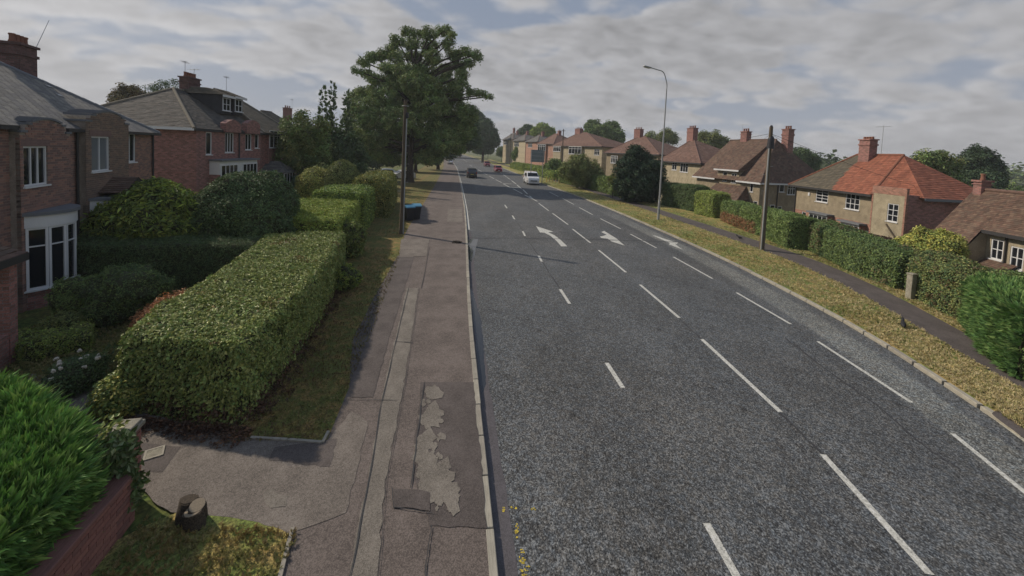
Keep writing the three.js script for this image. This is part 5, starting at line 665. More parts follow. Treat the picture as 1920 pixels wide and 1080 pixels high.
// ── trees on the near side
{
  const D = 58.5, b = baseAt(770, D); b[1] = 0.05;
  const top = [[766, 60, 13, 8], [784, 66, 12, 7], [806, 62, 14, 9], [832, 58, 13, 8], [845, 68, 8, 6], [745, 76, 13, 8], [735, 92, 12, 7], [772, 84, 14, 9], [806, 86, 16, 10], [838, 84, 12, 8], [720, 102, 14, 8], [702, 108, 15, 8], [682, 116, 13, 7], [670, 132, 9, 6], [690, 138, 10, 6], [745, 108, 14, 9], [776, 108, 17, 10], [812, 108, 17, 11], [850, 104, 13, 8], [872, 98, 14, 7], [893, 102, 11, 5], [898, 110, 6, 4], [858, 122, 15, 9], [880, 118, 9, 6], [728, 128, 15, 9], [760, 132, 18, 11], [798, 132, 20, 12], [834, 132, 18, 11], [866, 142, 12, 9], [905, 178, 12, 4], [888, 174, 12, 6], [916, 182, 6, 3], [704, 150, 15, 9], [675, 176, 13, 8], [660, 182, 9, 7]];
  const low = [[740, 158, 28, 18], [785, 160, 32, 20], [830, 160, 28, 20], [866, 168, 16, 14], [692, 174, 22, 13], [720, 186, 26, 20], [680, 204, 24, 18], [660, 222, 16, 14], [762, 190, 32, 24], [808, 196, 32, 26], [848, 200, 26, 22], [878, 214, 18, 16], [700, 222, 28, 20], [742, 222, 32, 24], [790, 232, 34, 26], [838, 236, 30, 24], [870, 244, 20, 20], [668, 248, 20, 16], [654, 264, 14, 13], [700, 254, 28, 20], [740, 262, 32, 22], [786, 268, 34, 24], [832, 264, 26, 22], [684, 282, 20, 14], [720, 290, 20, 14], [764, 294, 22, 14], [804, 292, 24, 14], [858, 272, 16, 14]];
  tree('sycamore_tree', 'huge spreading sycamore towering over the footpath and road', b, [...lobesPx(b, D, top, 5, 1.6), ...lobesPx(b, D, low, 6, 1.1)], { trunk: 0.55, geos: LF.tree, pal: PAL.mid.concat([[0.25, 0.29, 0.10], [0.15, 0.20, 0.07], [0.28, 0.32, 0.12]]).map((c) => c.map((v) => v * 1.2)), per: 50, fill: 0.35, fork: 0.2, size: 0.8 });
}
const broad = (name, label, px, D, L, sd, o) => { const b = baseAt(px, D, o.y ?? 0); return tree(name, label, b, lobesPx(b, D, L, sd), { geos: LF.tree, per: 45, trunk: 0.22, pal: PAL.mid, ...o }); };
broad('broadleaf_tree', 'loose pale green tree in the garden left of the dark conifers', 560, 36, [[552, 240, 22], [575, 255, 24], [545, 275, 24], [590, 285, 26], [560, 300, 26], [600, 240, 18], [566, 222, 14], [535, 300, 18], [605, 310, 20]], 8, { pal: PAL.olive.concat(PAL.mid), per: 60, size: 0.62, trunk: 0.16, fill: 0.6 });
const conif = (label, px, D, top, bot, w, sd, o = {}) => { const b = baseAt(px, D, o.y ?? 0), s = F / D, L = []; const p0 = at(px, bot, D), p1 = at(px, top, D); const n = 9; for (let i = 0; i < n; i++) { const t = i / (n - 1), y = lerp(p0.y, p1.y, t), k = (w / 2) / s * (1 - t * 0.92) * (0.9 + 0.2 * Math.sin(i * 2.4 + sd)); L.push([0.2 * Math.sin(i * 3 + sd) * k, y, 0.2 * Math.cos(i * 2 + sd) * k, Math.max(0.25, k), (p1.y - p0.y) / n * 0.95, Math.max(0.25, k)]); } return tree('conifer_tree', label, b, L, { geos: LF.sprayBig, mat: M.needle, pal: o.pal ?? PAL.dark, per: 260, trunk: 0.2, fork: 0.5, limbs: false, fill: 0.5, size: (o.size ?? 1) * 0.7, group: o.group }); };
conif('tall dark cypress, left one of the pair beside the sycamore', 604, 46, 180, 330, 34, 1); conif('tall dark cypress, right one of the pair beside the sycamore', 621, 47, 172, 330, 36, 2); conif('dark fir half hidden behind the sycamore crown', 648, 52, 186, 330, 42, 3);
broad('broadleaf_tree', 'dark tree filling the gap below the cypresses', 628, 50, [[600, 290, 26], [640, 280, 30], [660, 300, 28], [620, 310, 28], [585, 312, 22]], 12, { pal: PAL.dark, per: 60, size: 0.9 });
broad('broadleaf_tree', 'second roadside tree just behind the great sycamore', 822, 96, [[822, 262, 26], [850, 250, 24], [870, 235, 22], [846, 276, 18], [800, 276, 22], [884, 262, 16], [862, 272, 14]], 14, { pal: PAL.dark, per: 40, size: 1.3, trunk: 0.4 });
broad('broadleaf_tree', 'shaded third roadside tree along the footpath', 780, 84, [[760, 285, 22], [790, 280, 22], [730, 290, 20], [700, 296, 18], [815, 290, 16], [675, 300, 16]], 15, { pal: PAL.dark, per: 40, size: 1.2, trunk: 0.4 });
broad('broadleaf_tree', 'golden leaved tree behind the brick house roof', 245, 62, [[240, 185, 22, 18], [225, 192, 14], [262, 190, 18], [250, 172, 10], [232, 166, 6, 9]], 16, { pal: [[0.22, 0.15, 0.04], [0.19, 0.15, 0.045], [0.14, 0.12, 0.04]], per: 42, size: 0.9, trunk: 0.2 });
broad('broadleaf_tree', 'thin leaved tree above the second roof, showing its twigs', 300, 66, [[280, 176, 14], [300, 166, 14], [318, 160, 13], [328, 172, 10], [290, 188, 14], [310, 182, 14]], 17, { pal: PAL.dark, per: 13, size: 0.8, trunk: 0.18 });
broad('broadleaf_tree', 'dark tree over the road at the far bend', 905, 165, [[905, 240, 18], [890, 225, 16], [918, 255, 15], [895, 262, 16], [876, 250, 16], [925, 266, 10], [905, 272, 14]], 18, { pal: PAL.dark, per: 30, size: 1.9, trunk: 0.5 });
broad('broadleaf_tree', 'tree at the end of the visible road', 862, 240, [[862, 262, 16], [850, 252, 14], [876, 266, 14], [845, 270, 12]], 19, { pal: PAL.dark, per: 26, size: 2.4, trunk: 0.5 });
broad('broadleaf_tree', 'dark tree behind the far left bend of the road', 825, 220, [[825, 262, 18], [808, 268, 16], [840, 250, 14], [790, 270, 14]], 20, { pal: PAL.dark, per: 26, size: 2.4, trunk: 0.5 });

// ───────────────────────── hedges across the road
const lineH = (px, w, h) => along(px.map(([a, b]) => { const [x, z] = g(a, b, 0.15); return [x + w * 0.4, z - w * 0.2]; }), w, h);
const RH = { y0: 0.1, step: 0.4, rough: 0.12, round: 0.3 };
hedge('conifer_hedge', 'vivid green conifer hedge at the right edge across the road', lineH([[1868, 628], [1930, 700], [1990, 740]], 1.6, [1.75, 1.85, 1.9]), { ...RH, dens: 480, geos: LF.spray, mat: M.needle, pal: PAL.conifer.map((c) => [c[0] * 0.8, c[1] * 0.8, c[2]]), step: 0.25, tilt: 0.6, rough: 0.07 });
hedge('beech_hedge', 'brownish green beech hedge left of the vivid conifer hedge', lineH([[1738, 560], [1790, 590], [1852, 618]], 1.7, [1.95, 1.85, 1.7]), { ...RH, dens: 260, geos: LF.beech, pal: PAL.olive.concat(PAL.dark, [[0.14, 0.10, 0.05]]), round: 0.5, size: 0.9 });
hedge('long_hedge', 'long dark green hedge in front of the beige house', lineH([[1522, 468], [1570, 490], [1640, 525], [1705, 548]], 1.9, [1.85, 1.75, 1.7, 1.6]), { ...RH, dens: 230, geos: LF.beech, pal: PAL.mid.concat(PAL.dark), size: 0.95, patch: (p, n, r) => (fbm(p.x * 0.5, p.y * 0.5, p.z * 0.5, 3) > 0.08 && r() < 0.35 ? [0.22, 0.16, 0.09] : null) });
hedge('mixed_hedge', 'clipped hedge with brown lower leaves behind the telegraph pole', lineH([[1362, 416], [1410, 436], [1450, 450], [1492, 470]], 1.8, [1.85, 1.9, 1.95, 2.0]), { ...RH, dens: 190, geos: LF.beech, pal: PAL.mid, size: 1.05, patch: (p, n, r) => (p.y < 0.95 && p.z < 0.6 && r() < 0.85 ? [[0.34, 0.18, 0.09], [0.28, 0.16, 0.08]][Math.floor(r() * 2)] : null) });
hedge('cube_shrub', 'bright green cube shaped clipped shrub across the road', lineH([[1308, 402], [1342, 410]], 2.0, [2.35, 2.3]), { ...RH, dens: 170, geos: LF.beech, pal: PAL.lime.concat(PAL.privet), size: 1.0 }, 'shrub');
hedge('dark_hedge', 'dark hedge behind the foot of the lamp post', lineH([[1245, 385], [1305, 398]], 2.0, [2.5, 2.6]), { ...RH, dens: 130, geos: LF.beech, pal: PAL.dark, size: 1.2 });
hedge('long_hedge', 'patchy hedge running left from the dark spreading tree', lineH([[1050, 342], [1100, 352], [1160, 368]], 1.8, [1.7, 1.9, 2.2]), { ...RH, step: 0.7, dens: 50, geos: LF.far, pal: PAL.mid, size: 1.1, rough: 0.3 });
hedge('long_hedge', 'low hedge beyond the direction sign', lineH([[960, 315], [1000, 326], [1040, 338]], 2.2, [1.6, 1.8, 1.5]), { ...RH, step: 0.9, dens: 30, geos: LF.far, pal: PAL.mid.concat(PAL.lime), size: 1.4, rough: 0.3 });
bushAt('shrub', 'bright yellow variegated shrub before the sweeping brown roof', 1734, 520, 2.6, 2.3, { dens: 150, geos: LF.beech, pal: PAL.yellow, rough: 0.2, size: 1.1 }, 'shrub', undefined, 5);
bushAt('shrub', 'dark reddish shrubs below the projecting bay', 1660, 500, 2.6, 1.5, { dens: 120, geos: LF.beech, pal: [[0.10, 0.05, 0.04], [0.07, 0.06, 0.03]], rough: 0.2 }, 'shrub');
bushAt('shrub', 'small garden bush beside the cream house', 1893, 590, 2.4, 1.6, { dens: 120, geos: LF.beech, pal: PAL.mid, rough: 0.2 }, 'shrub');
broad('broadleaf_tree', 'dark spreading evergreen tree left of the lamp post', 1196, 46, [[1195, 300, 24], [1175, 318, 22], [1220, 318, 22], [1200, 340, 30], [1170, 345, 18], [1228, 345, 22], [1188, 286, 12], [1215, 362, 20], [1180, 365, 18]], 22, { pal: [[0.035, 0.07, 0.035], [0.045, 0.085, 0.04]], per: 100, size: 0.6, trunk: 0.2, fork: 0.12, fill: 0.6 });
broad('broadleaf_tree', 'bushy grey green tree near the small roadside pole', 1085, 62, [[1085, 310, 20], [1065, 320, 16], [1108, 320, 18], [1088, 330, 20], [1120, 330, 12]], 23, { pal: PAL.olive, per: 90, size: 0.65, trunk: 0.14, fork: 0.12 });
broad('broadleaf_tree', 'small yellow leaved tree beside the evergreen', 1153, 50, [[1153, 331, 7], [1160, 336, 6], [1147, 337, 6]], 24, { pal: PAL.yellow, per: 110, size: 0.4, trunk: 0.06 });
broad('broadleaf_tree', 'round tree over the beige house, left of two', 1747, 44, [[1747, 318, 34, 28], [1728, 345, 26], [1768, 345, 26], [1745, 370, 34], [1735, 300, 18], [1762, 302, 18], [1780, 375, 24], [1720, 380, 20]], 25, { pal: PAL.mid.concat(PAL.olive), per: 55, size: 0.75, y: -2, trunk: 0.3 });
broad('broadleaf_tree', 'taller blue green tree behind the sweeping brown roof', 1832, 52, [[1832, 305, 26], [1815, 325, 24], [1850, 322, 24], [1838, 345, 28], [1805, 352, 18], [1862, 345, 14], [1830, 288, 14]], 26, { pal: [[0.06, 0.10, 0.045], [0.075, 0.12, 0.055]], per: 50, size: 0.8, y: -2, trunk: 0.3 });
broad('broadleaf_tree', 'dark bush tree between the beige house and the brown roof', 1776, 36, [[1778, 400, 22], [1768, 425, 20], [1790, 380, 18], [1762, 450, 14], [1790, 430, 16]], 27, { pal: PAL.dark, per: 70, size: 0.6, y: -2, trunk: 0.15 });
broad('broadleaf_tree', 'dark tree behind the house with two chimneys', 1504, 75, [[1500, 296, 18], [1520, 302, 14], [1485, 305, 14], [1505, 315, 20]], 28, { pal: PAL.dark, per: 50, size: 1.0, y: -2 });
broad('broadleaf_tree', 'tree top between the two nearest rosy roofs', 1338, 92, [[1338, 262, 14], [1322, 272, 14], [1352, 272, 13], [1318, 256, 8]], 29, { pal: PAL.olive, per: 34, size: 1.1, y: -1 });
broad('broadleaf_tree', 'two-headed green tree rising behind the white bay pair', 1130, 130, [[1112, 240, 14], [1145, 243, 15], [1130, 256, 20], [1155, 258, 14], [1105, 256, 12]], 30, { pal: PAL.mid, per: 40, size: 1.5 });
broad('broadleaf_tree', 'light green rounded tree over the row of slate roofs', 1018, 170, [[1018, 246, 13], [1005, 250, 10], [1030, 250, 10]], 31, { pal: PAL.lime, per: 40, size: 1.8 });
broad('broadleaf_tree', 'dark tree over the distant slate roofs', 988, 185, [[988, 246, 10], [980, 250, 8]], 32, { pal: PAL.dark, per: 40, size: 1.9 });
broad('broadleaf_tree', 'hazy tree behind the tall lamp post', 1252, 115, [[1250, 254, 12], [1262, 260, 10], [1240, 262, 10], [1220, 258, 9]], 33, { pal: PAL.olive, per: 22, size: 1.3 });
broad('broadleaf_tree', 'small tree at the far right corner of the sky line', 1895, 60, [[1895, 362, 16], [1912, 372, 14], [1880, 372, 12]], 34, { pal: PAL.mid, per: 30, size: 0.9, y: -2 });
for (const [px, D, lab, L] of [[940, 190, 'rounded roadside bush nearest the far red car', [[940, 284, 8], [948, 287, 7]]], [975, 150, 'dark roadside bush left of the direction sign', [[975, 285, 10], [983, 290, 8], [968, 291, 8]]], [1040, 84, 'leafy bush between the sign and the small pole', [[1040, 312, 12], [1030, 318, 9]]], [905, 190, 'dark mass of shrub under the far trees', [[905, 277, 9], [893, 279, 8], [918, 280, 8]]]]) broad('roadside_bush', lab, px, D, L, px, { pal: PAL.mid, per: 70, size: 1.1, trunk: 0.1 });

// a belt of distant woodland closes the view on both sides
{ const r = rng(61), list = []; for (let i = 0; i < 2600; i++) { const sd = i % 2, z = -120 - r() * 330, x = sd ? 60 + r() * 260 : -45 - r() * 260, h = 4 + 6 * r(); for (let k = 0; k < 2; k++) list.push({ p: V(x + (r() - 0.5) * 5, h * (0.25 + 0.6 * r()), z + (r() - 0.5) * 5), n: V(r() - 0.5, 1, r() - 0.5).normalize(), a: r() * 6, s: 3.2 * (0.7 + r() * 0.6), col: pickCol(PAL.dark.concat(PAL.mid), r) }); } const o = new THREE.Group(); o.name = 'distant_woodland'; o.userData = { kind: 'stuff', label: 'distant band of woodland along the horizon', category: 'woodland' }; scene.add(o); sprigs(o, 'foliage', list, LF.treeFar, M.leaf); }

// ───────────────────────── grass
function grass(name, label, N, pick, geos, pal, size = 1, mat = M.grassBlade) { const r = rng(vegSeed += 31), list = []; for (let i = 0; i < N; i++) { const q = pick(r); if (!q) continue; list.push({ p: V(...q), n: V((r() - 0.5) * 0.9, 1, (r() - 0.5) * 0.9).normalize(), a: r() * 6.28, s: size * (0.6 + r() * 0.8), col: pickCol(typeof pal === 'function' ? pal(q, r) : pal, r) }); } const o = new THREE.Group(); o.name = name; o.userData = { kind: 'stuff', label, category: 'grass' }; scene.add(o); sprigs(o, 'grass', list, geos, mat); }
const vz = (r, a, b) => -Math.exp(lerp(Math.log(a), Math.log(b), r()));
const mixG = (a, b, thr, f) => (q, r) => (fbm(q[0] * f, q[2] * f, 2, 3) + (r() - 0.5) * 0.25 > thr ? a : b);
grass('verge_grass', 'patchy short grass between hedge and footpath', 12000, (r) => { const z = vz(r, 7.15, 60), e = PL(z), x = e - 0.02 - r() * lerp(1.65, 2.4, clamp((-z - 18) / 10)) * (z > -20 ? 1 : 1.3); if (z > -22.5 && z < -20.6) return null; return [x, 0.1, z]; }, LF.blades, mixG(PAL.turf, [[0.22, 0.16, 0.09], [0.28, 0.21, 0.11], [0.27, 0.24, 0.09]], 0.02, 0.9), 0.6);
grass('corner_grass', 'straw coloured grass around the cut logs', 4200, (r) => { const x = -4.2 + r() * 2.2, z = -6 + r() * 3.2; const edge = lerp(-5.72, -5.42, (x + 4.2) / 2) ; return z < edge || x > -2.08 + (z + 5) * -0.12 ? null : [x, 0.105, z]; }, LF.blades, mixG([[0.40, 0.30, 0.13], [0.34, 0.27, 0.10]], PAL.turf, 0.0, 1.3), 0.8);
grass('lawn_grass', 'front lawn behind the privet hedge', 7000, (r) => { const x = -11.5 + r() * 5, z = -15 + r() * 6.2; return x > -6.9 - (z + 8) * -0.02 ? null : [x, 0.085, z]; }, LF.blades, PAL.turf);
grass('far_verge_grass', 'dry straw coloured verges across the road', 34000, (r) => { const z = vz(r, 5.5, 75), a = r() < 0.55; const x = a ? lerp(KR(z) + 0.16, RN(z), r()) : lerp(RF(z), HL(z) + 0.6, r()); return [x, 0.11, z]; }, LF.bladesDry, (q, r) => { const e = q[0] > RF(q[2]) ? -0.06 : 0.09; return fbm(q[0] * 0.35, q[2] * 0.35, 6, 3) + (r() - 0.5) * 0.3 + e > -0.02 ? PAL.straw : PAL.turf; }, 1.15);
{ // fallen leaves and twigs along the foot of the privet
  const r = rng(5), list = []; for (let i = 0; i < 1500; i++) { const f = r(); let x, z; if (f < 0.6) { z = -7.7 - r() * 9; x = -3.95 - (-z - 7.7) * 0.09 + 0.05 + r() * r() * 0.7; } else { x = -6.3 + r() * 2.6; z = -7.95 + (x + 6.3) * 0.18 + 0.05 + r() * r() * 0.5; } list.push({ p: V(x, 0.115, z), n: V((r() - 0.5) * 1.5, 1, (r() - 0.5) * 1.5).normalize(), a: r() * 6, s: 0.5 + r() * 0.6, col: pickCol([[0.11, 0.06, 0.04], [0.16, 0.09, 0.05], [0.08, 0.05, 0.035]], r) }); }
  const o = new THREE.Group(); o.name = 'leaf_litter'; o.userData = { kind: 'stuff', label: 'brown leaf litter along the foot of the privet hedge', category: 'leaf litter' }; scene.add(o); sprigs(o, 'leaves', list, LF.privet, M.leaf);
}
// ───────────────────────── street furniture
function pole(name, label, px, py, topPx, { r0 = 0.15, r1 = 0.1, mat = M.timber, y = 0.1, category = 'telegraph pole', group } = {}) {
  const [x, z] = g(px, py, y), o = thing(name, label, category, [x, y, z], 0, group); o.updateMatrixWorld(true); const d = rayD(topPx[0], topPx[1]), t = Math.hypot(x, z) / Math.hypot(d.x, d.z), h = EYE + d.y * t - y, lean = Math.atan2(d.x * t - x, 1) * 0;
  mesh('shaft', [cyl(r0, r1, h + 0.4, 12).translate(0, -0.4, 0)], mat, o); return { o, h, x, z };
}
const wireMat = M.black;
{
  const P = pole('telegraph_pole', 'weathered wooden telegraph pole beside the wheelie bins', 753, 438, [761, 188]); const { o, h } = P;
  mesh('crown_ring', [new THREE.TorusGeometry(0.2, 0.018, 6, 18).rotateX(Math.PI / 2).translate(0, h - 0.35, 0), bar(V(-0.2, h - 0.35, 0), V(0.2, h - 0.35, 0), 0.015), bar(V(0, h - 0.35, -0.2), V(0, h - 0.35, 0.2), 0.015)], M.steel, o);
  mesh('cable_box', new RoundedBoxGeometry(0.16, 0.34, 0.14, 2, 0.02).translate(0.12, h - 0.9, 0.06), M.darkPlastic, o); mesh('cable_duct', box(0.08, 0.14, 0, h - 1.1, 0.1, 0.15), M.steel, o);
  for (let i = 0; i < 6; i++) mesh('climbing_step', bar(V(0.12 * (i % 2 ? 1 : -1), 2.6 + i * 0.55, 0), V(0.3 * (i % 2 ? 1 : -1), 2.6 + i * 0.55, 0), 0.012), M.steel, o);
}
{
  const P = pole('telegraph_pole', 'wooden telegraph pole with dark cable box across the road', 1428, 468, [1447, 238]); const { o, h } = P;
  mesh('cable_box', [new THREE.CylinderGeometry(0.17, 0.2, 0.62, 12).translate(0.05, h - 1.0, 0), new THREE.CylinderGeometry(0.11, 0.17, 0.14, 12).translate(0.05, h - 0.62, 0)], M.darkPlastic, o); mesh('pole_cap', cyl(0.1, 0.05, 0.12, 10).translate(0, h - 0.02, 0), M.black, o);
  mesh('cable_duct', box(-0.16, -0.1, 0, h - 1.3, 0.08, 0.14), M.steel, o);
  for (let i = 0; i < 6; i++) mesh('climbing_step', bar(V(0.12 * (i % 2 ? 1 : -1), 2.6 + i * 0.5, 0), V(0.3 * (i % 2 ? 1 : -1), 2.6 + i * 0.5, 0), 0.012), M.steel, o);
  const top = V(P.x, 0.1 + h - 0.4, P.z); const wires = [[at(1250, 268, 62), 'to the pale hipped house'], [at(1560, 300, 44), 'towards the beige house'], [at(1900, 392, 30), 'towards the sweeping brown roof'], [at(1404, 262, 46), 'to the house with two chimneys']];
  wires.forEach(([e, s]) => { const pts = range(0, 1, 16).map((t) => top.clone().lerp(e, t).add(V(0, -0.5 * Math.sin(Math.PI * t), 0))); const m = mesh('telephone_wire', new THREE.TubeGeometry(new THREE.CatmullRomCurve3(pts), 24, 0.011, 4), M.black); tag(m, 'thin telephone wire from the pole ' + s, 'wire', 'telephone wires'); });
}
for (const [px, py, top, lab] of [[1052, 333, [1055, 242], 'thin wooden pole behind the bushy grey green tree'], [956, 304, [958, 250], 'distant wooden pole nearest the far red car'], [915, 292, [915, 240], 'farthest wooden pole by the dark trees']]) { const [x, z] = g(px, py, 0.1), k = Math.min(1, ({ 956: 150, 915: 235 }[px] ?? 86) / Math.hypot(x, z)), X = x * k, Z = z * k; const o = thing('telegraph_pole', lab, 'telegraph pole', [X, 0.1, Z]); const d = rayD(...top), h = EYE + d.y * Math.hypot(X, Z) / Math.hypot(d.x, d.z); mesh('shaft', cyl(0.14, 0.1, h + 0.3, 8).translate(0, -0.4, 0), M.timber, o); mesh('cross_arm', box(-0.4, 0.4, h - 0.5, h - 0.4, -0.05, 0.05), M.timber, o); }
{ // lamp post
  const [x, z] = g(1234, 412, 0.12), o = thing('street_lamp', 'tall grey street lamp with curved arm over the road', 'street lamp', [x, 0.1, z]); const toY = (px, py) => { const d = rayD(px, py); return EYE + d.y * Math.hypot(x, z) / Math.hypot(d.x, d.z) - 0.1; };
  const h = toY(1247, 165), ht = toY(1240, 138), arm = new THREE.CatmullRomCurve3([V(0, h - 0.2, 0), V(0, h + 0.25, 0), V(-0.12, h + 0.62, 0.05), V(-0.45, ht + 0.05, 0.12), V(-1.1, ht + 0.2, 0.25), V(-1.75, ht + 0.3, 0.35)]);
  mesh('base_column', [cyl(0.11, 0.1, 1.5, 14), cyl(0.1, 0.075, 0.12, 14).translate(0, 1.5, 0)], M.steel, o); mesh('post', cyl(0.075, 0.05, h - 1.7, 14).translate(0, 1.55, 0), M.steel, o); mesh('arm', new THREE.TubeGeometry(arm, 30, 0.04, 8), M.steel, o);
  const hd = mesh('lantern', [new RoundedBoxGeometry(0.72, 0.11, 0.26, 3, 0.05)], M.steel, o); hd.position.set(-2.0, ht + 0.32, 0.4); hd.rotation.set(0, 0.2, -0.12); mesh('lens', new RoundedBoxGeometry(0.5, 0.04, 0.2, 2, 0.02).translate(-0.04, -0.07, 0), std([0.5, 0.5, 0.48], { roughness: 0.2 }), hd); mesh('inspection_door', box(-0.05, 0.05, 0.55, 0.95, 0.085, 0.112), M.signBack, o);
}
{ // direction sign, seen from behind
  const A = g(1004, 336, 0.1), k = 0.9, a = [A[0], A[1]], D = 66, p = at(1008, 296, D), o = thing('direction_sign', 'grey back of a large direction sign on two posts', 'road sign', [p.x, 0.1, p.z], -0.06), s = F / D, W = 26 / s, hy = (296 - 280) / s;
  const top = at(1008, 281, D).y - 0.1, bot = at(1008, 304, D).y - 0.1; mesh('panel', new RoundedBoxGeometry(W, top - bot, 0.04, 2, 0.015).translate(0, (top + bot) / 2, 0), M.signBack, o);
  for (const t of [0.18, 0.5, 0.82]) mesh('rail', box(-W / 2 + 0.05, W / 2 - 0.05, lerp(bot, top, t) - 0.04, lerp(bot, top, t) + 0.04, 0.022, 0.07), M.steel, o); for (const x of [-W / 2 + 0.12, W / 2 - 0.25]) mesh('post', cyl(0.06, 0.06, top + 0.1, 10).translate(x, -0.1, 0.13), M.steel, o);
}
{ const [x, z] = g(1025, 340, 0.1), o = thing('bollard_post', 'short yellow painted fence posts between sign and bush', 'post', [x * 0.97, 0.1, z * 0.97]); mesh('shaft', cyl(0.09, 0.08, 0.9, 8), std([0.5, 0.36, 0.08]), o); o.userData.label = 'yellow painted post right of the direction sign'; }
['first', 'second', 'third', 'last'].forEach((w, i) => { const [x, z] = g(1030 + i * 6, 341 + i * 1.2, 0.1); const m = mesh('fence_post', cyl(0.08, 0.075, 0.85, 8), std([0.42, 0.30, 0.14])); m.position.set(x, 0.08, z); tag(m, w + ' pale wooden fence post counting away from the sign', 'post', 'fence posts by the sign'); });
// wheelie bins
function bin(label, px, py, lidMat, turn) {
  const [x, z] = g(px, py, 0.1), o = thing('wheelie_bin', label, 'bin', [x, 0.1, z], turn, undefined);
  const s = new THREE.BoxGeometry(1, 1, 1, 1, 1, 1), P = s.attributes.position; for (let i = 0; i < P.count; i++) { const top = P.getY(i) > 0, fx = top ? 0.29 : 0.23, fz = top ? 0.36 : 0.26; P.setXYZ(i, P.getX(i) * 2 * fx, top ? 0.98 : 0.06, P.getZ(i) * 2 * fz + (top ? 0.03 : 0)); } s.computeVertexNormals();
  mesh('body', [s, box(-0.31, 0.31, 0.93, 0.985, -0.35, 0.42)], M.darkPlastic, o);
  const lid = new THREE.Shape([[-0.36, 0], [0.46, 0], [0.46, 0.04], [0.3, 0.11], [-0.2, 0.13], [-0.36, 0.06]].map((v) => new THREE.Vector2(...v))); mesh('lid', new THREE.ExtrudeGeometry(lid, { depth: 0.6, bevelEnabled: true, bevelSize: 0.015, bevelThickness: 0.015, bevelSegments: 2 }).translate(0, 0, -0.3).rotateY(-Math.PI / 2).translate(0, 1.0, 0), lidMat, o);
  mesh('handle', bar(V(-0.26, 1.0, -0.42), V(0.26, 1.0, -0.42), 0.016), M.darkPlastic, o); for (const k of [-1, 1]) mesh('wheel', new THREE.CylinderGeometry(0.1, 0.1, 0.05, 14).rotateZ(Math.PI / 2).translate(k * 0.24, 0.1, -0.26), M.black, o);
}
bin('blue lidded dark wheelie bin nearer the telegraph pole', 766, 414, M.blueLid, 0.5); bin('dark wheelie bin with pale blue lid beside the footpath', 780, 411, std([0.10, 0.27, 0.40], { roughness: 0.45 }), 0.3);
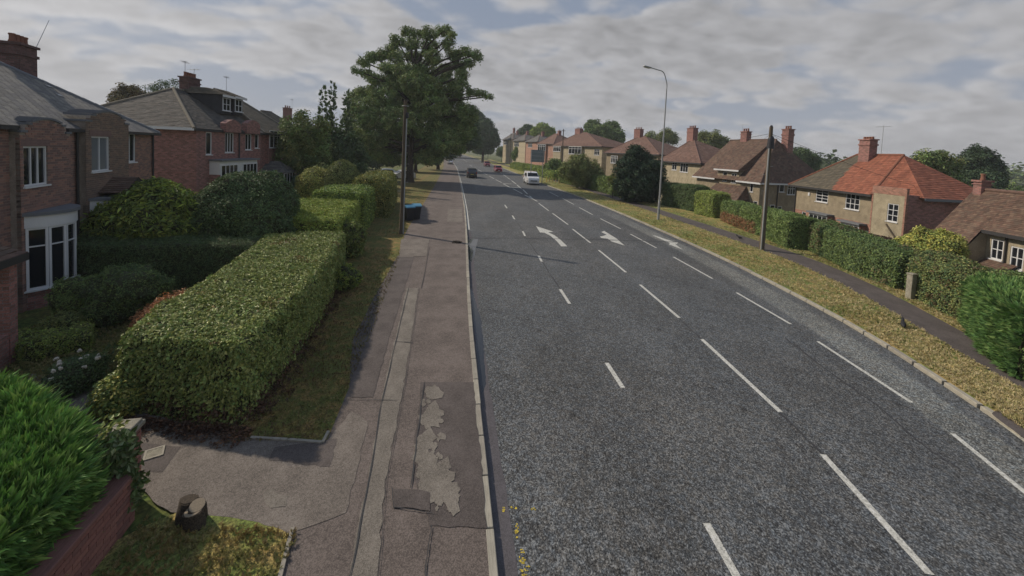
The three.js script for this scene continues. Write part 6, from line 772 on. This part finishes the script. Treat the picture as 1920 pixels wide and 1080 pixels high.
// ───────────────────────── vehicles
function car(name, label, category, [x, z], turn, { L = 4.2, W = 1.76, profile, belt, cabin, paint, group, lights = true, yaw }) {
  const o = thing(name, label, category, [x, 0.005, z], turn, group), hw = W / 2, pm = phys(paint, { roughness: 0.32, clearcoat: 0.8, clearcoatRoughness: 0.1 });
  const sh = new THREE.Shape(); profile.forEach(([a, b], i) => (i ? sh.lineTo(a, b) : sh.moveTo(a, b))); const E = new THREE.ExtrudeGeometry(sh, { depth: W - 0.16, bevelEnabled: true, bevelSize: 0.05, bevelThickness: 0.08, bevelSegments: 3, steps: 4 }).translate(0, 0, -(W - 0.16) / 2), P = E.attributes.position; for (let i = 0; i < P.count; i++) { const y = P.getY(i), xx = P.getX(i), t = clamp((y - belt) / (cabin.top - belt)), e = Math.abs(xx) / (L / 2); P.setZ(i, P.getZ(i) * (1 - 0.17 * t) * (1 - 0.1 * Math.pow(e, 4))); } E.computeVertexNormals();
  const G = E.rotateY(Math.PI / 2); // nose points to -z
  mesh('body', G, pm, o);
  const wAt = (y) => hw * (1 - 0.17 * clamp((y - belt) / (cabin.top - belt))); const pt = (a, b, side) => V(side * (wAt(b) + 0.012), b, -a);
  const gl = M.glass; const q = cabin; // windscreen and rear window on the sloping cabin
  const slab = (a, b, inset) => { const wa = wAt(a[1]) - inset, wb = wAt(b[1]) - inset, dx = b[0] - a[0], dy = b[1] - a[1], n = Math.hypot(dx, dy), s = Math.sign(a[0]) || 1, nx = dy / n * 0.06, ny = -dx / n * 0.06, k = (nx * s < 0 ? -1 : 1), A = [a[0] + nx * k, a[1] + ny * k], B = [b[0] + nx * k, b[1] + ny * k]; return quadGeo([V(-wa, A[1], -A[0]), V(wa, A[1], -A[0]), V(wb, B[1], -B[0]), V(-wb, B[1], -B[0])]); };
  mesh('windscreen', slab(q.front[0], q.front[1], 0.1), gl, o); mesh('rear_window', slab(q.rear[0], q.rear[1], 0.12), gl, o);
  for (const s of [-1, 1]) { for (const w of q.side) mesh('side_window', quadGeo(w.map(([a, b]) => pt(a, b, s))), gl, o); mesh('mirror', new RoundedBoxGeometry(0.2, 0.14, 0.1, 2, 0.04).translate(s * (hw + 0.09), belt + 0.08, -(q.front[0][0] - 0.35)), pm, o);
    for (const k of [-1, 1]) { const wz = -k * L * 0.31, wh = mesh('wheel', new THREE.CylinderGeometry(0.2, 0.2, 0.05, 18).rotateZ(Math.PI / 2).translate(s * (hw - 0.05), 0.31, wz), M.steel, o); mesh('tyre', new THREE.TorusGeometry(0.245, 0.075, 10, 22).rotateY(Math.PI / 2).translate(s * (hw - 0.09), 0.31, wz), M.black, wh); mesh('wheel_arch', new THREE.CylinderGeometry(0.36, 0.36, 0.06, 22, 1, false, 0, 6.2832).rotateZ(Math.PI / 2).translate(s * (hw - 0.115), 0.34, wz), M.black, o); }
    const hl = mesh('headlight', new RoundedBoxGeometry(0.3, 0.15, 0.12, 2, 0.04).translate(s * (hw - 0.24), q.lampY, -(L / 2 - 0.08)), lights ? std([0.8, 0.8, 0.78], { emissive: 0xffffff, emissiveIntensity: 1.1, roughness: 0.2 }) : std([0.7, 0.7, 0.7], { roughness: 0.15 }), o);
    mesh('tail_light', new RoundedBoxGeometry(0.16, 0.3, 0.1, 2, 0.03).translate(s * (hw - 0.17), q.lampY + 0.15, L / 2 - 0.02), std([0.3, 0.015, 0.015], { roughness: 0.25 }), o); }
  mesh('front_grille', new RoundedBoxGeometry(W * 0.55, 0.16, 0.06, 2, 0.03).translate(0, q.lampY - 0.2, -(L / 2 + 0.03)), M.black, o); mesh('rear_bumper', new RoundedBoxGeometry(W * 0.86, 0.24, 0.1, 2, 0.05).translate(0, 0.42, L / 2 + 0.02), M.black, o); mesh('number_plate', box(-0.26, 0.26, 0.42, 0.53, -(L / 2 + 0.075), -(L / 2 + 0.06)), M.upvc, o); mesh('rear_number_plate', box(-0.26, 0.26, 0.62, 0.73, L / 2 + 0.045, L / 2 + 0.06), std([0.6, 0.5, 0.1]), o);
  return o;
}
const hatch = { L: 4.1, W: 1.76, belt: 0.92, profile: [[-2.0, 0.28], [1.98, 0.28], [2.02, 0.62], [1.9, 0.78], [1.05, 0.94], [0.35, 1.4], [-0.2, 1.47], [-1.25, 1.42], [-1.85, 1.0], [-2.0, 0.9]], cabin: { top: 1.47, lampY: 0.68, front: [[1.0, 0.97], [0.4, 1.37]], rear: [[-1.8, 1.02], [-1.34, 1.36]], side: [[[0.85, 0.98], [-0.25, 0.98], [-0.25, 1.36], [0.3, 1.34]], [[-0.32, 0.98], [-1.4, 1.0], [-1.2, 1.33], [-0.32, 1.36]]] } };
const suv = { L: 4.4, W: 1.84, belt: 1.05, profile: [[-2.15, 0.32], [2.15, 0.32], [2.18, 0.75], [2.05, 0.95], [1.15, 1.08], [0.5, 1.58], [-0.2, 1.66], [-1.7, 1.6], [-2.1, 1.1], [-2.15, 0.9]], cabin: { top: 1.66, lampY: 0.8, front: [[1.1, 1.11], [0.55, 1.53]], rear: [[-2.03, 1.14], [-1.76, 1.52]], side: [[[0.95, 1.12], [-0.25, 1.12], [-0.25, 1.53], [0.45, 1.51]], [[-0.32, 1.12], [-1.7, 1.14], [-1.55, 1.49], [-0.32, 1.53]]] } };
const vanS = { L: 4.7, W: 1.86, belt: 1.12, profile: [[-2.3, 0.3], [2.28, 0.3], [2.32, 0.7], [2.2, 0.98], [1.5, 1.16], [0.85, 1.72], [0.4, 1.84], [-2.2, 1.82], [-2.32, 1.6], [-2.34, 0.6]], cabin: { top: 1.84, lampY: 0.82, front: [[1.45, 1.2], [0.9, 1.68]], rear: [[-2.32, 1.2], [-2.3, 1.6]], side: [[[1.25, 1.2], [0.25, 1.2], [0.25, 1.62], [0.75, 1.62]], [[0.15, 1.2], [-0.9, 1.2], [-0.9, 1.62], [0.15, 1.62]]] } };
const gp = (px, py) => g(px, py, 0);
const onRoad = (px, z) => { const d = rayD(px, 330), k = z / d.z; return [d.x * k, z]; };
car('panel_van', 'white panel van driving towards the camera', 'van', onRoad(996, -66), Math.PI + 0.02, { ...vanS, paint: [0.72, 0.73, 0.75], lights: false }).scale.setScalar(1.1);
car('grey_car', 'dark grey car driving away along the near lane', 'car', onRoad(884, -76), 0.04, { ...suv, paint: [0.035, 0.038, 0.042], lights: false }).scale.setScalar(1.06);
car('red_car', 'nearer of the two red cars with headlights on', 'car', onRoad(933, -98), Math.PI + 0.05, { ...suv, paint: [0.30, 0.018, 0.03] }); car('red_car', 'farther red car with headlights on', 'car', onRoad(912, -128), Math.PI + 0.06, { ...suv, paint: [0.24, 0.02, 0.03] });
{ const a = gp(863, 289), k = 0.75; car('car', 'distant pale car near the end of the road', 'car', [a[0] * k, a[1] * k], 0.08, { ...hatch, paint: [0.4, 0.41, 0.43], lights: false }); }
car('car', 'white parked car under the sycamore nearest the trunk', 'car', [-10.4, -66], Math.PI / 2 + 0.5, { ...hatch, paint: [0.72, 0.73, 0.75], lights: false }); car('car', 'pale blue parked car on the drive behind the sycamore', 'car', [-13.6, -68], Math.PI / 2 + 0.3, { ...hatch, paint: [0.5, 0.58, 0.66], lights: false });
car('car', 'pale car waiting at the near kerb far along', 'car', [-5.4, -132], 0.1, { ...hatch, paint: [0.6, 0.62, 0.64], lights: false });
// ───────────────────────── brick pier, garden wall and cut logs in the near corner
const pieceBricks = (o, name, x0, x1, z0, z1, y0, y1, seed) => { // a solid brick block, every brick its own
  const r = rng(seed), core = mesh(name, box(x0 + 0.012, x1 - 0.012, y0, y1, z0 + 0.012, z1 - 0.012), M.mortar, o), list = [], ch = 0.075, rows = Math.round((y1 - y0) / ch);
  for (let j = 0; j < rows; j++) { const y = y0 + (j + 0.5) * ch, f = (j % 2) * 0.11; for (const [ax, a0, a1, c] of [['x', x0, x1, z1 - 0.05], ['x', x0, x1, z0 + 0.05], ['z', z0, z1, x1 - 0.05], ['z', z0, z1, x0 + 0.05]]) for (let t = a0 - f; t < a1 - 0.01; t += 0.225) { const p = Math.max(a0, t), q = Math.min(a1, t + 0.215); if (q - p < 0.05) continue; const m = (p + q) / 2; list.push(ax === 'x' ? { x: m, y, z: c + (r() - 0.5) * 0.004, sx: (q - p) / 0.215, m: Math.floor(r() * 4) } : { x: c + (r() - 0.5) * 0.004, y, z: m, sx: (q - p) / 0.215, ry: Math.PI / 2, m: Math.floor(r() * 4) }); } }
  pieces(core, 'brick', BGEO, BRW, list); return core;
};
const BRW = [[0.36, 0.165, 0.135], [0.32, 0.15, 0.125], [0.40, 0.19, 0.15], [0.28, 0.14, 0.12]].map((c) => std(c, { map: rep(dashTex, 2), roughness: 0.95 }));
{
  const o = thing('gate_pier', 'red brick gate pier with square stone cap at the driveway', 'gate pier', [-4.68, 0.06, -5.98], 0.12); pieceBricks(o, 'pier', -0.125, 0.125, -0.125, 0.125, 0, 1.12, 3);
  mesh('cap', [new RoundedBoxGeometry(0.33, 0.07, 0.33, 2, 0.02).translate(0, 1.165, 0), new RoundedBoxGeometry(0.28, 0.04, 0.28, 2, 0.015).translate(0, 1.215, 0)], M.stone, o);
  const w = thing('garden_wall', 'low red brick garden wall running from the pier towards the camera', 'garden wall', [-4.5, 0.06, -5.75], 0.12); pieceBricks(w, 'wall', -0.11, 0.11, 0, 3.4, 0, 0.66, 5); mesh('coping', new RoundedBoxGeometry(0.27, 0.05, 3.4, 2, 0.012).translate(0, 0.69, 1.7), BRW[3], w);
  // ivy on the pier
  const r = rng(8), list = []; for (let i = 0; i < 150; i++) { const y = 0.25 + r() * 0.95, a = (r() - 0.5) * 0.3 * (1.3 - y * 0.5); list.push({ p: V(-0.02 + a + r() * 0.12, y, 0.19 + r() * 0.09), n: V(r() - 0.5, 0.4, 1).normalize(), a: r() * 6, s: 0.7 + r() * 0.5, col: pickCol([[0.10, 0.16, 0.05], [0.16, 0.22, 0.08], [0.22, 0.26, 0.13]], r) }); } for (let i = 0; i < 90; i++) list.push({ p: V(-0.3 + r() * 0.16, 0.4 + r() * 0.85, 0.1 + (r() - 0.5) * 0.4), n: V(-0.3, 0.7, 0.5).normalize(), a: r() * 6, s: 0.6 + r() * 0.6, col: pickCol(PAL.privet, r) });
  const iv = thing('ivy', 'variegated ivy climbing the gate pier', 'ivy', [-4.62, 0.06, -5.98], 0.12); sprigs(iv, 'leaves', list, LF.beech, M.leafGloss); mesh('stem', [bar(V(0.02, 0, 0.24), V(0.0, 0.6, 0.2), 0.012), bar(V(0, 0.6, 0.2), V(0.05, 1.0, 0.2), 0.009)], M.bark, iv);
}
[[368, 985, 0.12, 0.24, 0.12, 'upright cut log with pale sawn top'], [345, 975, 0.11, 0.28, -0.2, 'leaning dark log beside the sawn one'], [372, 970, 0.10, 0.3, 0.35, 'grey split log behind the sawn one']].forEach(([px, py, r, h, t, lab], i) => { const [x, z] = g(px, py, 0.1), o = thing('cut_log', lab + ' on the corner grass', 'log', [x, 0.08, z], i); const b = cyl(r * 1.05, r, h, 12), P = b.attributes.position; for (let k = 0; k < P.count; k++) { const d = 1 + 0.12 * Math.sin(Math.atan2(P.getZ(k), P.getX(k)) * 3 + i); P.setX(k, P.getX(k) * d); P.setZ(k, P.getZ(k) * d); } b.computeVertexNormals(); mesh('bark', b.rotateZ(t), M.bark, o); mesh('sawn_end', new THREE.CylinderGeometry(r * 0.9, r * 0.9, 0.012, 14).translate(0, h + 0.004, 0).rotateZ(t), i === 1 ? M.bark : M.endgrain, o); });
{ const [x, z] = g(289, 850, 0.11), o = thing('inspection_cover', 'small pale square inspection cover in the driveway', 'cover', [x, 0.112, z], 0.5); mesh('frame', [box(-0.13, 0.13, 0, 0.014, -0.13, -0.1), box(-0.13, 0.13, 0, 0.014, 0.1, 0.13), box(-0.13, -0.1, 0, 0.014, -0.1, 0.1), box(0.1, 0.13, 0, 0.014, -0.1, 0.1)], M.kerb, o); mesh('lid', new THREE.BoxGeometry(0.195, 0.01, 0.195).translate(0, 0.005, 0), M.stone, o); }
{ const [x, z] = g(868, 455, 0.1), r = rng(3); const o = thing('leaf_pile', 'small dark clump of debris on the footpath by the kerb', 'debris', [x - 0.35, 0.1, z]); const list = []; for (let i = 0; i < 60; i++) list.push({ p: V((r() - 0.5) * 0.5, r() * 0.05, (r() - 0.5) * 0.4), n: V(r() - 0.5, 1, r() - 0.5).normalize(), a: r() * 6, s: 0.9, col: pickCol([[0.06, 0.05, 0.04], [0.10, 0.08, 0.05]], r) }); sprigs(o, 'leaves', list, LF.privet, M.leaf); }
{ const [x, z] = g(1706, 560, 0.12), o = thing('concrete_post', 'mottled concrete post at the end of the beech hedge', 'post', [x, 0.08, z]); mesh('shaft', new RoundedBoxGeometry(0.22, 1.05, 0.22, 2, 0.02).translate(0, 0.52, 0), M.stone, o); mesh('cap', new RoundedBoxGeometry(0.26, 0.06, 0.26, 2, 0.02).translate(0, 1.07, 0), M.stone, o); }
// crows on the far verge
function crow(label, px, py, turn) { const [x, z] = g(px, py, 0.12), o = thing('crow', label, 'bird', [x, 0.115, z], turn); const prof = [[0, 0.001], [0.03, 0.022], [0.09, 0.05], [0.17, 0.075], [0.25, 0.07], [0.31, 0.045], [0.34, 0.042], [0.385, 0.048], [0.42, 0.035], [0.44, 0.014], [0.48, 0.006], [0.5, 0.001]]; const n = 12, p = [], ix = []; prof.forEach(([t, r], i) => { const y = 0.13 + (t > 0.25 ? (t - 0.25) * 0.75 : (t - 0.25) * 0.15); for (let k = 0; k < n; k++) { const a = k / n * 6.283; p.push(t - 0.22, y + Math.sin(a) * r, Math.cos(a) * r * (t < 0.1 ? 1.2 : 1)); if (i < prof.length - 1) { const A = i * n + k, B = i * n + (k + 1) % n; ix.push(A, A + n, B, B, A + n, B + n); } } }); const G = new THREE.BufferGeometry(); G.setAttribute('position', new THREE.Float32BufferAttribute(p, 3)); G.setIndex(ix); G.computeVertexNormals(); mesh('body', G, M.black, o); for (const s of [-1, 1]) mesh('leg', bar(V(0, 0, s * 0.03), V(0.01, 0.1, s * 0.03), 0.008, 0.01, 5), M.black, o); }
crow('black crow on the dry verge right of the far path', 1693, 614, 0.8); crow('black crow near the foot of the brown leaved hedge', 1386, 448, 2.2);
{ const [x, z] = g(1418, 470, 0.1); }
renderer.render(scene, camera);
